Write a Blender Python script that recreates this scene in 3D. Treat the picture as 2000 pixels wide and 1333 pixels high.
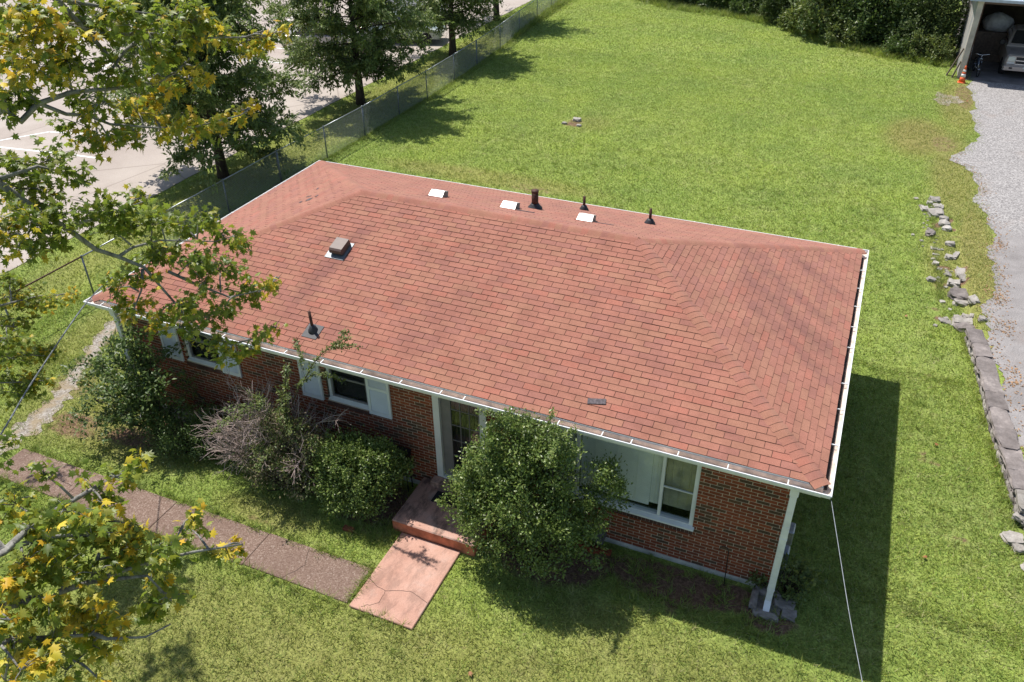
import bpy, math, random
import numpy as np
from mathutils import Vector, Matrix

for o in list(bpy.data.objects):
    bpy.data.objects.remove(o)
scene = bpy.context.scene
COL = scene.collection

# ------------------------------------------------------------------ camera
CAM = Vector((-0.730, -9.772, 11.288))
cam_d = bpy.data.cameras.new('camera')
cam = bpy.data.objects.new('camera', cam_d)
COL.objects.link(cam)
RGT = Vector((0.91890532, 0.39437511, -0.00901582))
UPV = Vector((-0.21048009, 0.50949832, 0.83433183))
FWD = Vector((-0.33363326, 0.76477430, -0.55118882))
cam.matrix_world = Matrix(((RGT.x, UPV.x, -FWD.x, CAM.x), (RGT.y, UPV.y, -FWD.y, CAM.y),
                           (RGT.z, UPV.z, -FWD.z, CAM.z), (0, 0, 0, 1)))
cam_d.sensor_width = 36.0
cam_d.lens = 1615.92 / 2000 * 36
cam_d.clip_start = 0.1
cam_d.clip_end = 1500
scene.camera = cam

# ------------------------------------------------------------------ sky, sun, exposure
SUN = Vector((1.32, -0.68, -2.815)).normalized()      # direction the light travels
elev = math.asin(-SUN.z)
world = bpy.data.worlds.new('World')
scene.world = world
world.use_nodes = True
wn = world.node_tree
bg = wn.nodes['Background']
sky = wn.nodes.new('ShaderNodeTexSky')
sky.sky_type = 'NISHITA'
sky.sun_disc = False
sky.sun_elevation = elev
sky.sun_rotation = math.atan2(-SUN.x, -SUN.y)
sky.air_density = 1.0
sky.dust_density = 1.0
wn.links.new(sky.outputs['Color'], bg.inputs['Color'])
bg.inputs['Strength'].default_value = 0.10
sun_d = bpy.data.lights.new('sun', 'SUN')
sun_d.energy = 4.7
sun_d.angle = math.radians(0.55)
sun_d.color = (1.0, 0.955, 0.89)
sun = bpy.data.objects.new('sun', sun_d)
COL.objects.link(sun)
sun.rotation_euler = SUN.to_track_quat('-Z', 'Y').to_euler()
sun.location = (-20, 10, 40)
scene.view_settings.view_transform = 'Standard'
scene.view_settings.look = 'None'
scene.view_settings.exposure = 0.44
scene.view_settings.gamma = 1.0
scene.render.engine = 'CYCLES'
scene.cycles.max_bounces = 6
scene.cycles.transparent_max_bounces = 8

rng = np.random.default_rng(11)
random.seed(5)

# ------------------------------------------------------------------ object helpers
def link(o, parent=None):
    COL.objects.link(o)
    if parent is not None:
        o.parent = parent
    return o

def tag(o, label=None, cat=None, group=None, kind=None):
    if label: o['label'] = label
    if cat: o['category'] = cat
    if group: o['group'] = group
    if kind: o['kind'] = kind
    return o

def empty(name, label, cat, loc=(0, 0, 0), rotz=0.0, group=None):
    o = bpy.data.objects.new(name, None)
    o.empty_display_size = 0.2
    o.location = loc
    o.rotation_euler = (0, 0, rotz)
    COL.objects.link(o)
    return tag(o, label, cat, group)

class MB:
    """collects faces, then builds one mesh object"""
    def __init__(s):
        s.v = []; s.f = []; s.m = []
    def quad(s, a, b, c, d, m=0):
        n = len(s.v); s.v += [tuple(a), tuple(b), tuple(c), tuple(d)]; s.f.append((n, n+1, n+2, n+3)); s.m.append(m)
    def poly(s, pts, m=0):
        n = len(s.v); s.v += [tuple(p) for p in pts]; s.f.append(tuple(range(n, n+len(pts)))); s.m.append(m)
    def box(s, x0, x1, y0, y1, z0, z1, m=0, skip=''):
        n = len(s.v)
        s.v += [(x0,y0,z0),(x1,y0,z0),(x1,y1,z0),(x0,y1,z0),(x0,y0,z1),(x1,y0,z1),(x1,y1,z1),(x0,y1,z1)]
        F = {'b':(0,3,2,1),'t':(4,5,6,7),'f':(0,1,5,4),'r':(1,2,6,5),'k':(2,3,7,6),'l':(3,0,4,7)}
        for k, q in F.items():
            if k not in skip:
                s.f.append(tuple(n+i for i in q)); s.m.append(m)
    def hexa(s, p, m=0):
        """8 corners, bottom 4 then top 4"""
        n = len(s.v); s.v += [tuple(q) for q in p]
        for q in ((0,3,2,1),(4,5,6,7),(0,1,5,4),(1,2,6,5),(2,3,7,6),(3,0,4,7)):
            s.f.append(tuple(n+i for i in q)); s.m.append(m)
    def bevbox(s, x0, x1, y0, y1, z0, z1, b=0.01, m=0):
        """box with chamfered vertical edges and a chamfered top"""
        def ring(x0, x1, y0, y1, z, b):
            return [(x0+b,y0,z),(x1-b,y0,z),(x1,y0+b,z),(x1,y1-b,z),(x1-b,y1,z),(x0+b,y1,z),(x0,y1-b,z),(x0,y0+b,z)]
        R = [ring(x0,x1,y0,y1,z0,b), ring(x0,x1,y0,y1,z1-b,b), ring(x0+b,x1-b,y0+b,y1-b,z1,b*.6)]
        n = len(s.v)
        for r in R: s.v += r
        for k in range(2):
            for i in range(8):
                j = (i+1) % 8
                s.f.append((n+8*k+i, n+8*k+j, n+8*k+8+j, n+8*k+8+i)); s.m.append(m)
        s.f.append(tuple(n+16+i for i in range(8))); s.m.append(m)
        s.f.append(tuple(n+7-i for i in range(8))); s.m.append(m)
    def tube(s, pts, rad, seg=6, m=0, cap=True):
        pts = [Vector(p) for p in pts]
        if not isinstance(rad, (list, tuple)): rad = [rad]*len(pts)
        n0 = len(s.v); ref = None
        for i, p in enumerate(pts):
            t = (pts[min(i+1, len(pts)-1)] - pts[max(i-1, 0)])
            if t.length < 1e-9: t = Vector((0,0,1))
            t.normalize()
            if ref is None:
                ref = Vector((1,0,0)) if abs(t.x) < .8 else Vector((0,1,0))
            a = ref - t*ref.dot(t)
            if a.length < 1e-6: a = t.orthogonal()
            a.normalize(); b = t.cross(a); ref = a
            for k in range(seg):
                w = 2*math.pi*k/seg
                s.v.append(tuple(p + (a*math.cos(w) + b*math.sin(w))*rad[i]))
        for i in range(len(pts)-1):
            for k in range(seg):
                j = (k+1) % seg
                s.f.append((n0+i*seg+k, n0+i*seg+j, n0+(i+1)*seg+j, n0+(i+1)*seg+k)); s.m.append(m)
        if cap:
            s.f.append(tuple(n0+seg-1-k for k in range(seg))); s.m.append(m)
            e = n0+(len(pts)-1)*seg
            s.f.append(tuple(e+k for k in range(seg))); s.m.append(m)
    def lathe(s, prof, c=(0,0,0), seg=14, m=0):
        n0 = len(s.v)
        for r, z in prof:
            for k in range(seg):
                w = 2*math.pi*k/seg
                s.v.append((c[0]+r*math.cos(w), c[1]+r*math.sin(w), c[2]+z))
        for i in range(len(prof)-1):
            for k in range(seg):
                j = (k+1) % seg
                s.f.append((n0+i*seg+k, n0+i*seg+j, n0+(i+1)*seg+j, n0+(i+1)*seg+k)); s.m.append(m)
        s.f.append(tuple(n0+seg-1-k for k in range(seg))); s.m.append(m)
        e = n0+(len(prof)-1)*seg
        s.f.append(tuple(e+k for k in range(seg))); s.m.append(m)
    def mesh(s, name, mats, smooth=False):
        me = bpy.data.meshes.new(name)
        me.from_pydata(s.v, [], s.f)
        if not isinstance(mats, (list, tuple)): mats = [mats]
        for mt in mats: me.materials.append(mt)
        if len(mats) > 1: me.polygons.foreach_set('material_index', s.m)
        if smooth: me.polygons.foreach_set('use_smooth', [True]*len(s.f))
        me.update()
        return me
    def build(s, name, mats, parent=None, smooth=False):
        return link(bpy.data.objects.new(name, s.mesh(name, mats, smooth)), parent)

def tri_mesh(name, V, F, mats, mi=None, smooth=False):
    """numpy verts (n,3), tris (m,3)"""
    me = bpy.data.meshes.new(name)
    V = np.ascontiguousarray(V, dtype=np.float32); F = np.ascontiguousarray(F, dtype=np.int32)
    me.vertices.add(len(V)); me.vertices.foreach_set('co', V.ravel())
    me.loops.add(F.size); me.loops.foreach_set('vertex_index', F.ravel())
    me.polygons.add(len(F))
    me.polygons.foreach_set('loop_start', np.arange(0, F.size, 3, dtype=np.int32))
    if not isinstance(mats, (list, tuple)): mats = [mats]
    for mt in mats: me.materials.append(mt)
    if mi is not None: me.polygons.foreach_set('material_index', np.ascontiguousarray(mi, dtype=np.int32))
    if smooth: me.polygons.foreach_set('use_smooth', np.ones(len(F), dtype=bool))
    me.update(calc_edges=True)
    return me

def unit(a):
    return a / np.maximum(np.linalg.norm(a, axis=-1, keepdims=True), 1e-9)

def scatter(tv, tf, pos, axis, normal, scale):
    """copies of a template leaf (x across, y along, z up) at pos; returns verts, tris"""
    axis = unit(axis); side = unit(np.cross(axis, normal)); nrm = np.cross(side, axis)
    k = len(tv); n = len(pos)
    T = tv[None, :, :] * scale[:, None, None]
    V = pos[:, None, :] + T[..., 0:1]*side[:, None, :] + T[..., 1:2]*axis[:, None, :] + T[..., 2:3]*nrm[:, None, :]
    F = (tf[None, :, :] + (np.arange(n)*k)[:, None, None]).reshape(-1, 3)
    return V.reshape(-1, 3), F

# ------------------------------------------------------------------ material helpers
class NT:
    def __init__(s, name):
        s.m = bpy.data.materials.new(name); s.m.use_nodes = True
        s.t = s.m.node_tree; s.b = s.t.nodes['Principled BSDF']; s.out = s.t.nodes['Material Output']
    def n(s, typ, **kw):
        nd = s.t.nodes.new('ShaderNode'+typ)
        for k, v in kw.items(): setattr(nd, k, v)
        return nd
    def l(s, a, b): s.t.links.new(a, b)
    def pos(s, scale=(1,1,1), rot=(0,0,0)):
        g = s.n('NewGeometry'); mp = s.n('Mapping'); mp.inputs['Scale'].default_value = scale; mp.inputs['Rotation'].default_value = rot
        s.l(g.outputs['Position'], mp.inputs['Vector']); return mp.outputs['Vector']
    def noise(s, scale, detail=4, vec=None, rough=.55, dist=0.0):
        nd = s.n('TexNoise'); nd.inputs['Scale'].default_value = scale; nd.inputs['Detail'].default_value = detail
        nd.inputs['Roughness'].default_value = rough; nd.inputs['Distortion'].default_value = dist
        s.l(vec if vec is not None else s.pos(), nd.inputs['Vector']); return nd.outputs['Fac']
    def ramp(s, fac, stops, interp='LINEAR'):
        r = s.n('ValToRGB'); r.color_ramp.interpolation = interp
        e = r.color_ramp.elements
        while len(e) < len(stops): e.new(0.5)
        for i, (p, c) in enumerate(stops):
            e[i].position = p
            if not isinstance(c, (tuple, list)): c = (c, c, c)
            e[i].color = (*c, 1)
        s.l(fac, r.inputs['Fac']); return r.outputs['Color']
    def mix(s, fac, a, b, blend='MIX'):
        m = s.n('Mix', data_type='RGBA', blend_type=blend)
        for v, i in ((fac, 0), (a, 6), (b, 7)):
            if hasattr(v, 'links'): s.l(v, m.inputs[i])
            elif isinstance(v, (tuple, list)): m.inputs[i].default_value = (*v, 1)
            else: m.inputs[i].default_value = v
        return m.outputs[2]
    def math(s, op, a, b=0.0, clamp=False):
        m = s.n('Math', operation=op, use_clamp=clamp)
        for v, i in ((a, 0), (b, 1)):
            if hasattr(v, 'links'): s.l(v, m.inputs[i])
            else: m.inputs[i].default_value = v
        return m.outputs[0]
    def bump(s, h, strength=.3, dist=.01):
        b = s.n('Bump'); b.inputs['Strength'].default_value = strength; b.inputs['Distance'].default_value = dist
        s.l(h, b.inputs['Height']); s.l(b.outputs['Normal'], s.b.inputs['Normal'])
    def set(s, col=None, rough=None, metal=None, spec=None):
        for v, k in ((col,'Base Color'),(rough,'Roughness'),(metal,'Metallic'),(spec,'Specular IOR Level')):
            if v is None: continue
            if hasattr(v, 'links'): s.l(v, s.b.inputs[k])
            elif isinstance(v, (tuple, list)): s.b.inputs[k].default_value = (*v, 1)
            else: s.b.inputs[k].default_value = v
        return s.m

def simple(name, col, rough=.6, metal=0.0, var=.18, scale=6.0, spec=.4, bump=0.0, bscale=80):
    N = NT(name)
    dark = tuple(c*(1-var) for c in col); lite = tuple(min(1, c*(1+var)) for c in col)
    c = N.ramp(N.noise(scale, 6), [(.3, dark), (.7, lite)])
    N.set(c, rough, metal, spec)
    if bump: N.bump(N.noise(bscale, 4), bump, .004)
    return N.m

def leaf_mat(name, cols, rough=.5, transl=.3, spec=.3, tcol=None):
    """cols: list of colours picked per leaf"""
    N = NT(name)
    g = N.n('NewGeometry'); oi = N.n('ObjectInfo')
    r = N.math('FRACT', N.math('ADD', g.outputs['Random Per Island'], oi.outputs['Random']))
    k = len(cols)
    c = N.ramp(r, [((i+.0)/k if i else 0.0, q) for i, q in enumerate(cols)], 'CONSTANT')
    hs = N.n('HueSaturation'); N.l(c, hs.inputs['Color'])
    r2 = N.math('FRACT', N.math('MULTIPLY', r, 37.7))
    N.l(N.math('ADD', N.math('MULTIPLY', r2, .5), .75), hs.inputs['Value'])
    c = hs.outputs['Color']
    N.set(c, rough, 0, spec)
    tr = N.n('BsdfTranslucent')
    tc = N.mix(.5, c, tcol if tcol else tuple(min(1, q*1.6) for q in cols[len(cols)//2]))
    N.l(tc, tr.inputs['Color'])
    ms = N.n('MixShader'); ms.inputs[0].default_value = transl
    N.l(N.b.outputs[0], ms.inputs[1]); N.l(tr.outputs[0], ms.inputs[2]); N.l(ms.outputs[0], N.out.inputs['Surface'])
    return N.m

# ------------------------------------------------------------------ materials
def make_shingle(name):
    N = NT(name)
    g = N.n('NewGeometry'); oi = N.n('ObjectInfo')
    r = N.math('FRACT', N.math('ADD', g.outputs['Random Per Island'], oi.outputs['Random']))
    base = N.ramp(r, [(0, (.318,.138,.100)), (.22, (.318,.148,.103)), (.42, (.292,.130,.099)), (.60, (.316,.141,.101)),
                      (.78, (.318,.152,.104)), (.9, (.332,.134,.096))], 'CONSTANT')
    # granules: light and dark grains, and a soft blotch inside each tab
    gr = N.noise(210, 2, rough=.7)
    col = N.mix(.55, base, N.ramp(gr, [(.30, .12), (.5, .5), (.72, .95)]), 'OVERLAY')
    bl = N.noise(2.2, 5, rough=.65)
    col = N.mix(.35, col, N.ramp(bl, [(.3, .28), (.7, .72)]), 'OVERLAY')
    # dark streaks running down the right hand slope and below the brown hood
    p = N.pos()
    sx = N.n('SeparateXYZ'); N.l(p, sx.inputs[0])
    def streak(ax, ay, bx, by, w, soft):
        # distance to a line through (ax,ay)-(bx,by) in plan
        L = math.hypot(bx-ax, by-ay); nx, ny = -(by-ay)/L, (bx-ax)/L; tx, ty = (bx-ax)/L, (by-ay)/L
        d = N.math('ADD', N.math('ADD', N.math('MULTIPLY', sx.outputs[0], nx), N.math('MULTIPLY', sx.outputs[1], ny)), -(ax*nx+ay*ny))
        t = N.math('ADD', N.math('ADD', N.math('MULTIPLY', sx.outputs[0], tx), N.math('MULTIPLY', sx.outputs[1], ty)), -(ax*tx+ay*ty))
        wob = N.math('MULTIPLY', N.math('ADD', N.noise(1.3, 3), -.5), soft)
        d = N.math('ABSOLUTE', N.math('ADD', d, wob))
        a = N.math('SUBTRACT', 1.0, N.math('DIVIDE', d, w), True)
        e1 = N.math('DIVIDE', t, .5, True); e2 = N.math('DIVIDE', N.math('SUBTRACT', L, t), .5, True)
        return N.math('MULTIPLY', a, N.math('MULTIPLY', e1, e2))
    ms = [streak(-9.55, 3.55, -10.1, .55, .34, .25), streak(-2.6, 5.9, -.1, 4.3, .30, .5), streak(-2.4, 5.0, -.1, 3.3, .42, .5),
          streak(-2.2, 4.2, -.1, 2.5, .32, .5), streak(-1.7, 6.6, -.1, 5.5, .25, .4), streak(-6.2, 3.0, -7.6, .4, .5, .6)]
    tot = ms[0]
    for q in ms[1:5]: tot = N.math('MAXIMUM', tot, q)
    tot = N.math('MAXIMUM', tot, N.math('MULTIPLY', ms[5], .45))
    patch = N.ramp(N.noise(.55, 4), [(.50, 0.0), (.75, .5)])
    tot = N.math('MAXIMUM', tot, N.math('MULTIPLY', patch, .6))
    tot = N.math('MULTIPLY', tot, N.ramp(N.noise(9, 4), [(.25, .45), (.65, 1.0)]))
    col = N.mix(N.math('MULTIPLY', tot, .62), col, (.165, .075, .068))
    # old tar along the eave edge
    N.set(col, .95, 0, .06); N.b.inputs['Sheen Weight'].default_value = .30; N.b.inputs['Sheen Roughness'].default_value = .45; N.b.inputs['Sheen Tint'].default_value = (1,.80,.68,1)
    N.bump(N.noise(240, 2), .35, .004)
    return N.m

M = {}
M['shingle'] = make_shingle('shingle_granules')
M['asphalt_edge'] = simple('shingle_edge', (.060, .030, .025), .95, var=.3, scale=30)
M['underlay'] = simple('roof_underlay', (.05, .026, .022), .95, var=.3)

def make_brick(name):
    N = NT(name)
    g = N.n('NewGeometry'); oi = N.n('ObjectInfo')
    r = N.math('FRACT', N.math('ADD', g.outputs['Random Per Island'], oi.outputs['Random']))
    c = N.ramp(r, [(0, (.20,.054,.026)), (.18, (.24,.064,.030)), (.36, (.175,.048,.026)), (.52, (.265,.070,.032)),
                   (.66, (.115,.064,.036)), (.78, (.21,.058,.028)), (.90, (.088,.056,.036))], 'CONSTANT')
    c = N.mix(.5, c, N.ramp(N.noise(60, 5), [(.3, .25), (.7, .75)]), 'OVERLAY')
    c = N.mix(N.ramp(N.noise(1.1, 4), [(.55, 0.0), (.8, .25)]), c, (.24,.13,.09))
    N.set(c, .85, 0, .2); N.bump(N.noise(90, 4), .4, .004)
    return N.m
M['brick'] = make_brick('brick_red')
M['brick_dark'] = simple('brick_sill', (.085, .04, .03), .85, var=.45, scale=7, bump=.3)
M['mortar'] = simple('mortar', (.50, .41, .31), .95, var=.22, scale=9, bump=.4)
M['foundation'] = simple('foundation_paint', (.52, .50, .44), .9, var=.3, scale=3.5, bump=.5, bscale=40)
M['white'] = simple('white_paint', (.74, .75, .73), .45, var=.08, scale=3)
M['shutter'] = simple('shutter_paint', (.70, .73, .74), .5, var=.06, scale=3)
def make_gutter():
    N = NT('gutter_paint')
    c = N.ramp(N.noise(4, 6, rough=.7), [(.25, (.60,.60,.60)), (.55, (.78,.79,.80)), (.8, (.82,.83,.84))])
    N.set(c, .35, 0, .5); return N.m
M['gutter'] = make_gutter()
M['gutter_in'] = simple('gutter_inside', (.64, .53, .45), .8, var=.35, scale=5)
M['debris'] = simple('gutter_debris', (.045, .032, .025), .95, var=.5, scale=18, bump=.8)
M['soffit'] = simple('soffit_paint', (.55, .56, .53), .7, var=.08)
M['black'] = simple('black_iron', (.012, .012, .013), .55, var=.3)
M['dark_rubber'] = simple('dark_rubber', (.035, .036, .042), .6, var=.3, scale=15)
M['rust_pipe'] = simple('rusted_pipe', (.075, .035, .025), .7, .3, var=.5, scale=22)
M['brown_metal'] = simple('brown_metal', (.105, .066, .056), .5, .0, var=.15, scale=8)
M['galv'] = simple('galvanised', (.36, .38, .40), .45, .75, var=.2, scale=14)
M['galv_dark'] = simple('galvanised_dull', (.20, .22, .235), .55, .5, var=.25, scale=10)
M['white_metal'] = simple('vent_metal', (.80, .79, .77), .35, .2, var=.08)
M['grey_patch'] = simple('bare_mat', (.10, .085, .09), .9, var=.5, scale=25)
M['curtain'] = simple('curtain', (.055, .048, .04), .9, var=.35, scale=4)
M['blind'] = simple('blind_slats', (.88, .85, .80), .6, var=.06)
M['blind_dark'] = simple('dark_blind', (.07, .062, .055), .6, var=.2)
M['storm'] = simple('storm_door', (.20, .19, .185), .6, var=.1)

def make_glass():
    N = NT('window_glass')
    gl = N.n('BsdfGlossy'); gl.inputs['Roughness'].default_value = .015
    gl.inputs['Color'].default_value = (.9,.95,1,1)
    tr = N.n('BsdfTransparent'); tr.inputs['Color'].default_value = (.93,.96,.94,1)
    fr = N.n('LayerWeight'); fr.inputs['Blend'].default_value = .5
    f = N.math('ADD', N.math('MULTIPLY', N.math('POWER', fr.outputs['Facing'], 4.0), .8), .045, True)
    ms = N.n('MixShader'); N.l(f, ms.inputs[0]); N.l(tr.outputs[0], ms.inputs[1]); N.l(gl.outputs[0], ms.inputs[2])
    N.l(ms.outputs[0], N.out.inputs['Surface']); return N.m
M['glass'] = make_glass()

def make_pink(name, worn):
    N = NT(name)
    c = N.ramp(N.noise(1.6, 6, rough=.65), [(.3, (.40,.22,.165)), (.6, (.49,.295,.23)), (.8, (.45,.33,.285))])
    c = N.mix(N.ramp(N.noise(3.1, 8, rough=.72, vec=N.pos((1.5,.6,1))), [(.48, 0.0), (.60, worn), (.7, worn)]), c, (.11,.075,.06))
    c = N.mix(N.ramp(N.noise(1.1, 5), [(.58, 0.0), (.72, .8)]), c, (.43,.36,.32))
    c = N.mix(.4, c, N.ramp(N.noise(120, 3), [(.3, .3), (.7, .7)]), 'OVERLAY')
    c = N.mix(N.ramp(N.noise(22, 5, rough=.75), [(.60, 0.0), (.68, .55)]), c, (.22,.13,.10))
    N.set(c, .88, 0, .2); N.bump(N.noise(70, 5), .3, .004); return N.m
M['pink'] = make_pink('pink_concrete', .35)
M['porch'] = make_pink('porch_paint', .75)
M['riser'] = simple('riser_paint', (.46, .15, .075), .85, var=.45, scale=5, bump=.3, bscale=30)

def make_aggregate():
    N = NT('exposed_aggregate')
    v = N.n('TexVoronoi'); v.inputs['Scale'].default_value = 55; N.l(N.pos(), v.inputs['Vector'])
    c = N.ramp(v.outputs['Color'], [(.15, (.135,.088,.065)), (.45, (.19,.128,.10)), (.72, (.23,.16,.128)), (.93, (.34,.27,.225))])
    c = N.mix(N.ramp(N.noise(.9, 5), [(.4, 0.0), (.75, .6)]), c, (.125,.08,.062))
    c = N.mix(N.ramp(N.noise(4.0, 6), [(.55, 0.0), (.8, .35)]), c, (.24,.175,.135))
    N.set(c, .9, 0, .2); N.bump(v.outputs['Distance'], .4, .006); return N.m
M['aggregate'] = make_aggregate()

def make_lot():
    N = NT('lot_concrete')
    c = N.ramp(N.noise(.35, 8, rough=.62), [(.3, (.32,.27,.235)), (.55, (.40,.35,.31)), (.8, (.45,.40,.36))])
    c = N.mix(N.ramp(N.noise(.12, 4), [(.5, 0.0), (.75, .45)]), c, (.25,.195,.172))
    c = N.mix(.35, c, N.ramp(N.noise(40, 4), [(.3, .3), (.7, .7)]), 'OVERLAY')
    v = N.n('TexVoronoi', feature='DISTANCE_TO_EDGE'); v.inputs['Scale'].default_value = .16; N.l(N.pos(), v.inputs['Vector'])
    c = N.mix(N.ramp(v.outputs['Distance'], [(0, .5), (.006, 0.0)]), c, (.12,.09,.08))
    N.set(c, .9, 0, .2); N.bump(N.noise(30, 5), .2, .01); return N.m
M['lot'] = make_lot()

def make_drive():
    N = NT('gravel_drive')
    v = N.n('TexVoronoi'); v.inputs['Scale'].default_value = 26; N.l(N.pos(), v.inputs['Vector'])
    c = N.ramp(v.outputs['Color'], [(.1, (.175,.165,.160)), (.5, (.285,.270,.262)), (.9, (.42,.40,.385))])
    sx = N.n('SeparateXYZ'); N.l(N.pos(), sx.inputs[0])
    near = N.math('SUBTRACT', 1.0, N.math('DIVIDE', N.math('ADD', sx.outputs[1], -15.0), 5.0, True), True)
    asp = N.ramp(N.noise(1.6, 7, rough=.6), [(.3, (.205,.190,.184)), (.7, (.30,.282,.274))])
    asp = N.mix(.4, asp, N.ramp(N.noise(60, 3), [(.3, .3), (.7, .7)]), 'OVERLAY')
    e = N.n('TexVoronoi', feature='DISTANCE_TO_EDGE'); e.inputs['Scale'].default_value = .8
    nz = N.n('TexNoise'); nz.inputs['Scale'].default_value = 2.5; nz.inputs['Detail'].default_value = 6; N.l(N.pos(), nz.inputs['Vector'])
    va = N.n('VectorMath', operation='ADD'); N.l(N.pos(), va.inputs[0]); N.l(nz.outputs['Color'], va.inputs[1]); N.l(va.outputs[0], e.inputs['Vector'])
    asp = N.mix(N.ramp(e.outputs['Distance'], [(0, .35), (.010, 0.0)]), asp, (.16,.145,.14))
    k = N.math('ADD', near, N.math('MULTIPLY', N.math('ADD', N.noise(.8, 4), -.5), .8), True)
    c = N.mix(N.ramp(k, [(.35, 0.0), (.65, 1.0)]), c, asp)
    c = N.mix(N.ramp(N.noise(.7, 6), [(.58, 0.0), (.78, .55)]), c, (.26,.205,.175))
    N.set(c, .95, 0, .15); N.bump(v.outputs['Distance'], .5, .02); return N.m
M['drive'] = make_drive()

def make_gravel(name, tint=(1,1,1)):
    N = NT(name)
    v = N.n('TexVoronoi'); v.inputs['Scale'].default_value = 30; N.l(N.pos(), v.inputs['Vector'])
    c = N.ramp(v.outputs['Color'], [(.1, (.17,.145,.12)), (.5, (.28,.25,.215)), (.9, (.42,.39,.35))])
    c = N.mix(N.ramp(N.noise(3, 5), [(.42, 0.0), (.62, .85)]), c, (.27,.21,.13))
    N.set(c, .95, 0, .15); N.bump(v.outputs['Distance'], .6, .02); return N.m
M['gravel'] = make_gravel('path_gravel')

def make_lawn(name, blade=False):
    N = NT(name)
    a = N.noise(.42, 6, rough=.62); b = N.noise(3.2, 5, rough=.65)
    c = N.ramp(b, [(.28, (.150,.205,.044)), (.5, (.255,.322,.080)), (.72, (.365,.422,.135))])
    c = N.mix(N.ramp(a, [(.35, 0.0), (.68, .65)]), c, (.300,.380,.070))
    c = N.mix(N.ramp(N.noise(1.4, 6, rough=.7), [(.53, 0.0), (.77, .45)]), c, (.37,.345,.17))
    c = N.mix(N.ramp(N.noise(.23, 4), [(.42, 0.0), (.62, .35)]), c, (.15,.245,.055))
    c = N.mix(.55, c, N.ramp(N.noise(17, 3, rough=.7), [(.3, .25), (.5, .5), (.7, .75)]), 'OVERLAY')
    if blade:
        g = N.n('NewGeometry')
        hs = N.n('HueSaturation'); N.l(c, hs.inputs['Color'])
        r = g.outputs['Random Per Island']
        N.l(N.math('ADD', N.math('MULTIPLY', r, 1.0), .56), hs.inputs['Value']); r9 = N.math('FRACT', N.math('MULTIPLY', r, 53.1)); N.l(N.math('ADD', N.math('MULTIPLY', r9, .07), .462), hs.inputs['Hue'])
        c = hs.outputs['Color']
        c = N.mix(N.ramp(r, [(.89, 0.0), (.90, .7)], 'CONSTANT'), c, (.42,.37,.21))
        at = N.n('Attribute', attribute_name='dry')
        c = N.mix(N.math('MULTIPLY', at.outputs['Fac'], .8), c, (.34,.27,.115))
        N.set(c, .55, 0, .25)
        tr = N.n('BsdfTranslucent'); N.l(N.mix(.5, c, (.34,.44,.05)), tr.inputs['Color'])
        ms = N.n('MixShader'); ms.inputs[0].default_value = .35
        N.l(N.b.outputs[0], ms.inputs[1]); N.l(tr.outputs[0], ms.inputs[2]); N.l(ms.outputs[0], N.out.inputs['Surface'])
    else:
        at = N.n('Attribute', attribute_name='dry'); ab = N.n('Attribute', attribute_name='bare')
        c = N.mix(N.math('MULTIPLY', at.outputs['Fac'], .75), c, (.31,.24,.10))
        f = N.math('ADD', ab.outputs['Fac'], N.math('MULTIPLY', N.math('ADD', N.noise(5, 6, rough=.7), -.5), .9))
        soil = N.ramp(N.noise(14, 6), [(.3, (.135,.078,.05)), (.7, (.29,.185,.125))])
        c = N.mix(N.ramp(f, [(.34, 0.0), (.6, 1.0)]), c, soil)
        fine = N.noise(26, 5, rough=.75)
        c = N.mix(.75, c, N.ramp(fine, [(.30, .12), (.5, .48), (.72, .85)]), 'OVERLAY')
        N.set(c, .95, 0, .1); N.bump(fine, .9, .05)
    return N.m
M['lawn'] = make_lawn('lawn_ground')
M['blade'] = make_lawn('grass_blades', True)

def make_bark(name, a, b, sc=8):
    N = NT(name)
    c = N.ramp(N.noise(sc, 6, vec=N.pos((1,1,.35)), rough=.7), [(.32, a), (.68, b)])
    N.set(c, .9, 0, .15); N.bump(N.noise(sc*2, 5, vec=N.pos((1,1,.3))), .8, .02); return N.m
M['bark_grey'] = make_bark('maple_bark', (.11,.105,.095), (.34,.33,.30), 14)
M['bark_dark'] = make_bark('dark_bark', (.035,.026,.02), (.10,.078,.06), 9)
M['twig'] = make_bark('dead_twig', (.26,.20,.18), (.50,.40,.37), 20)
M['stone'] = NT('wall_stone').m
def make_stone(name, cols, sc=6):
    N = NT(name); oi = N.n('ObjectInfo')
    c = N.ramp(N.noise(sc, 7, rough=.68), [(.25, cols[0]), (.55, cols[1]), (.8, cols[2])])
    hs = N.n('HueSaturation'); N.l(c, hs.inputs['Color']); N.l(N.math('ADD', N.math('MULTIPLY', oi.outputs['Random'], .5), .75), hs.inputs['Value'])
    N.set(hs.outputs['Color'], .95, 0, .15); N.bump(N.noise(sc*5, 6), .7, .02); return N.m
M['stone_pale'] = make_stone('pale_limestone', ((.20,.18,.155), (.34,.315,.285), (.45,.425,.39)))
M['stone_dark'] = make_stone('weathered_cap', ((.11,.095,.088), (.20,.175,.165), (.34,.30,.275)), 4)
M['cone'] = simple('cone_orange', (.78, .13, .035), .55, var=.12)
M['cone_white'] = simple('cone_band', (.72, .72, .70), .4, var=.08)
M['asphalt_mat'] = simple('door_mat', (.014, .014, .016), .95, var=.4, scale=60, bump=.6)

# ================================================================== THE SETTING
def sstep(t):
    t = np.clip(t, 0, 1); return t*t*(3-2*t)

def wall_x(y):                      # plan line of the foot of the stone retaining wall
    return np.interp(y, [3.0, 4.0, 5.8, 6.9, 8.2, 10.0, 12.0, 20.0], [3.55, 3.45, 3.22, 3.06, 2.97, 2.78, 2.62, 2.3])

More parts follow.
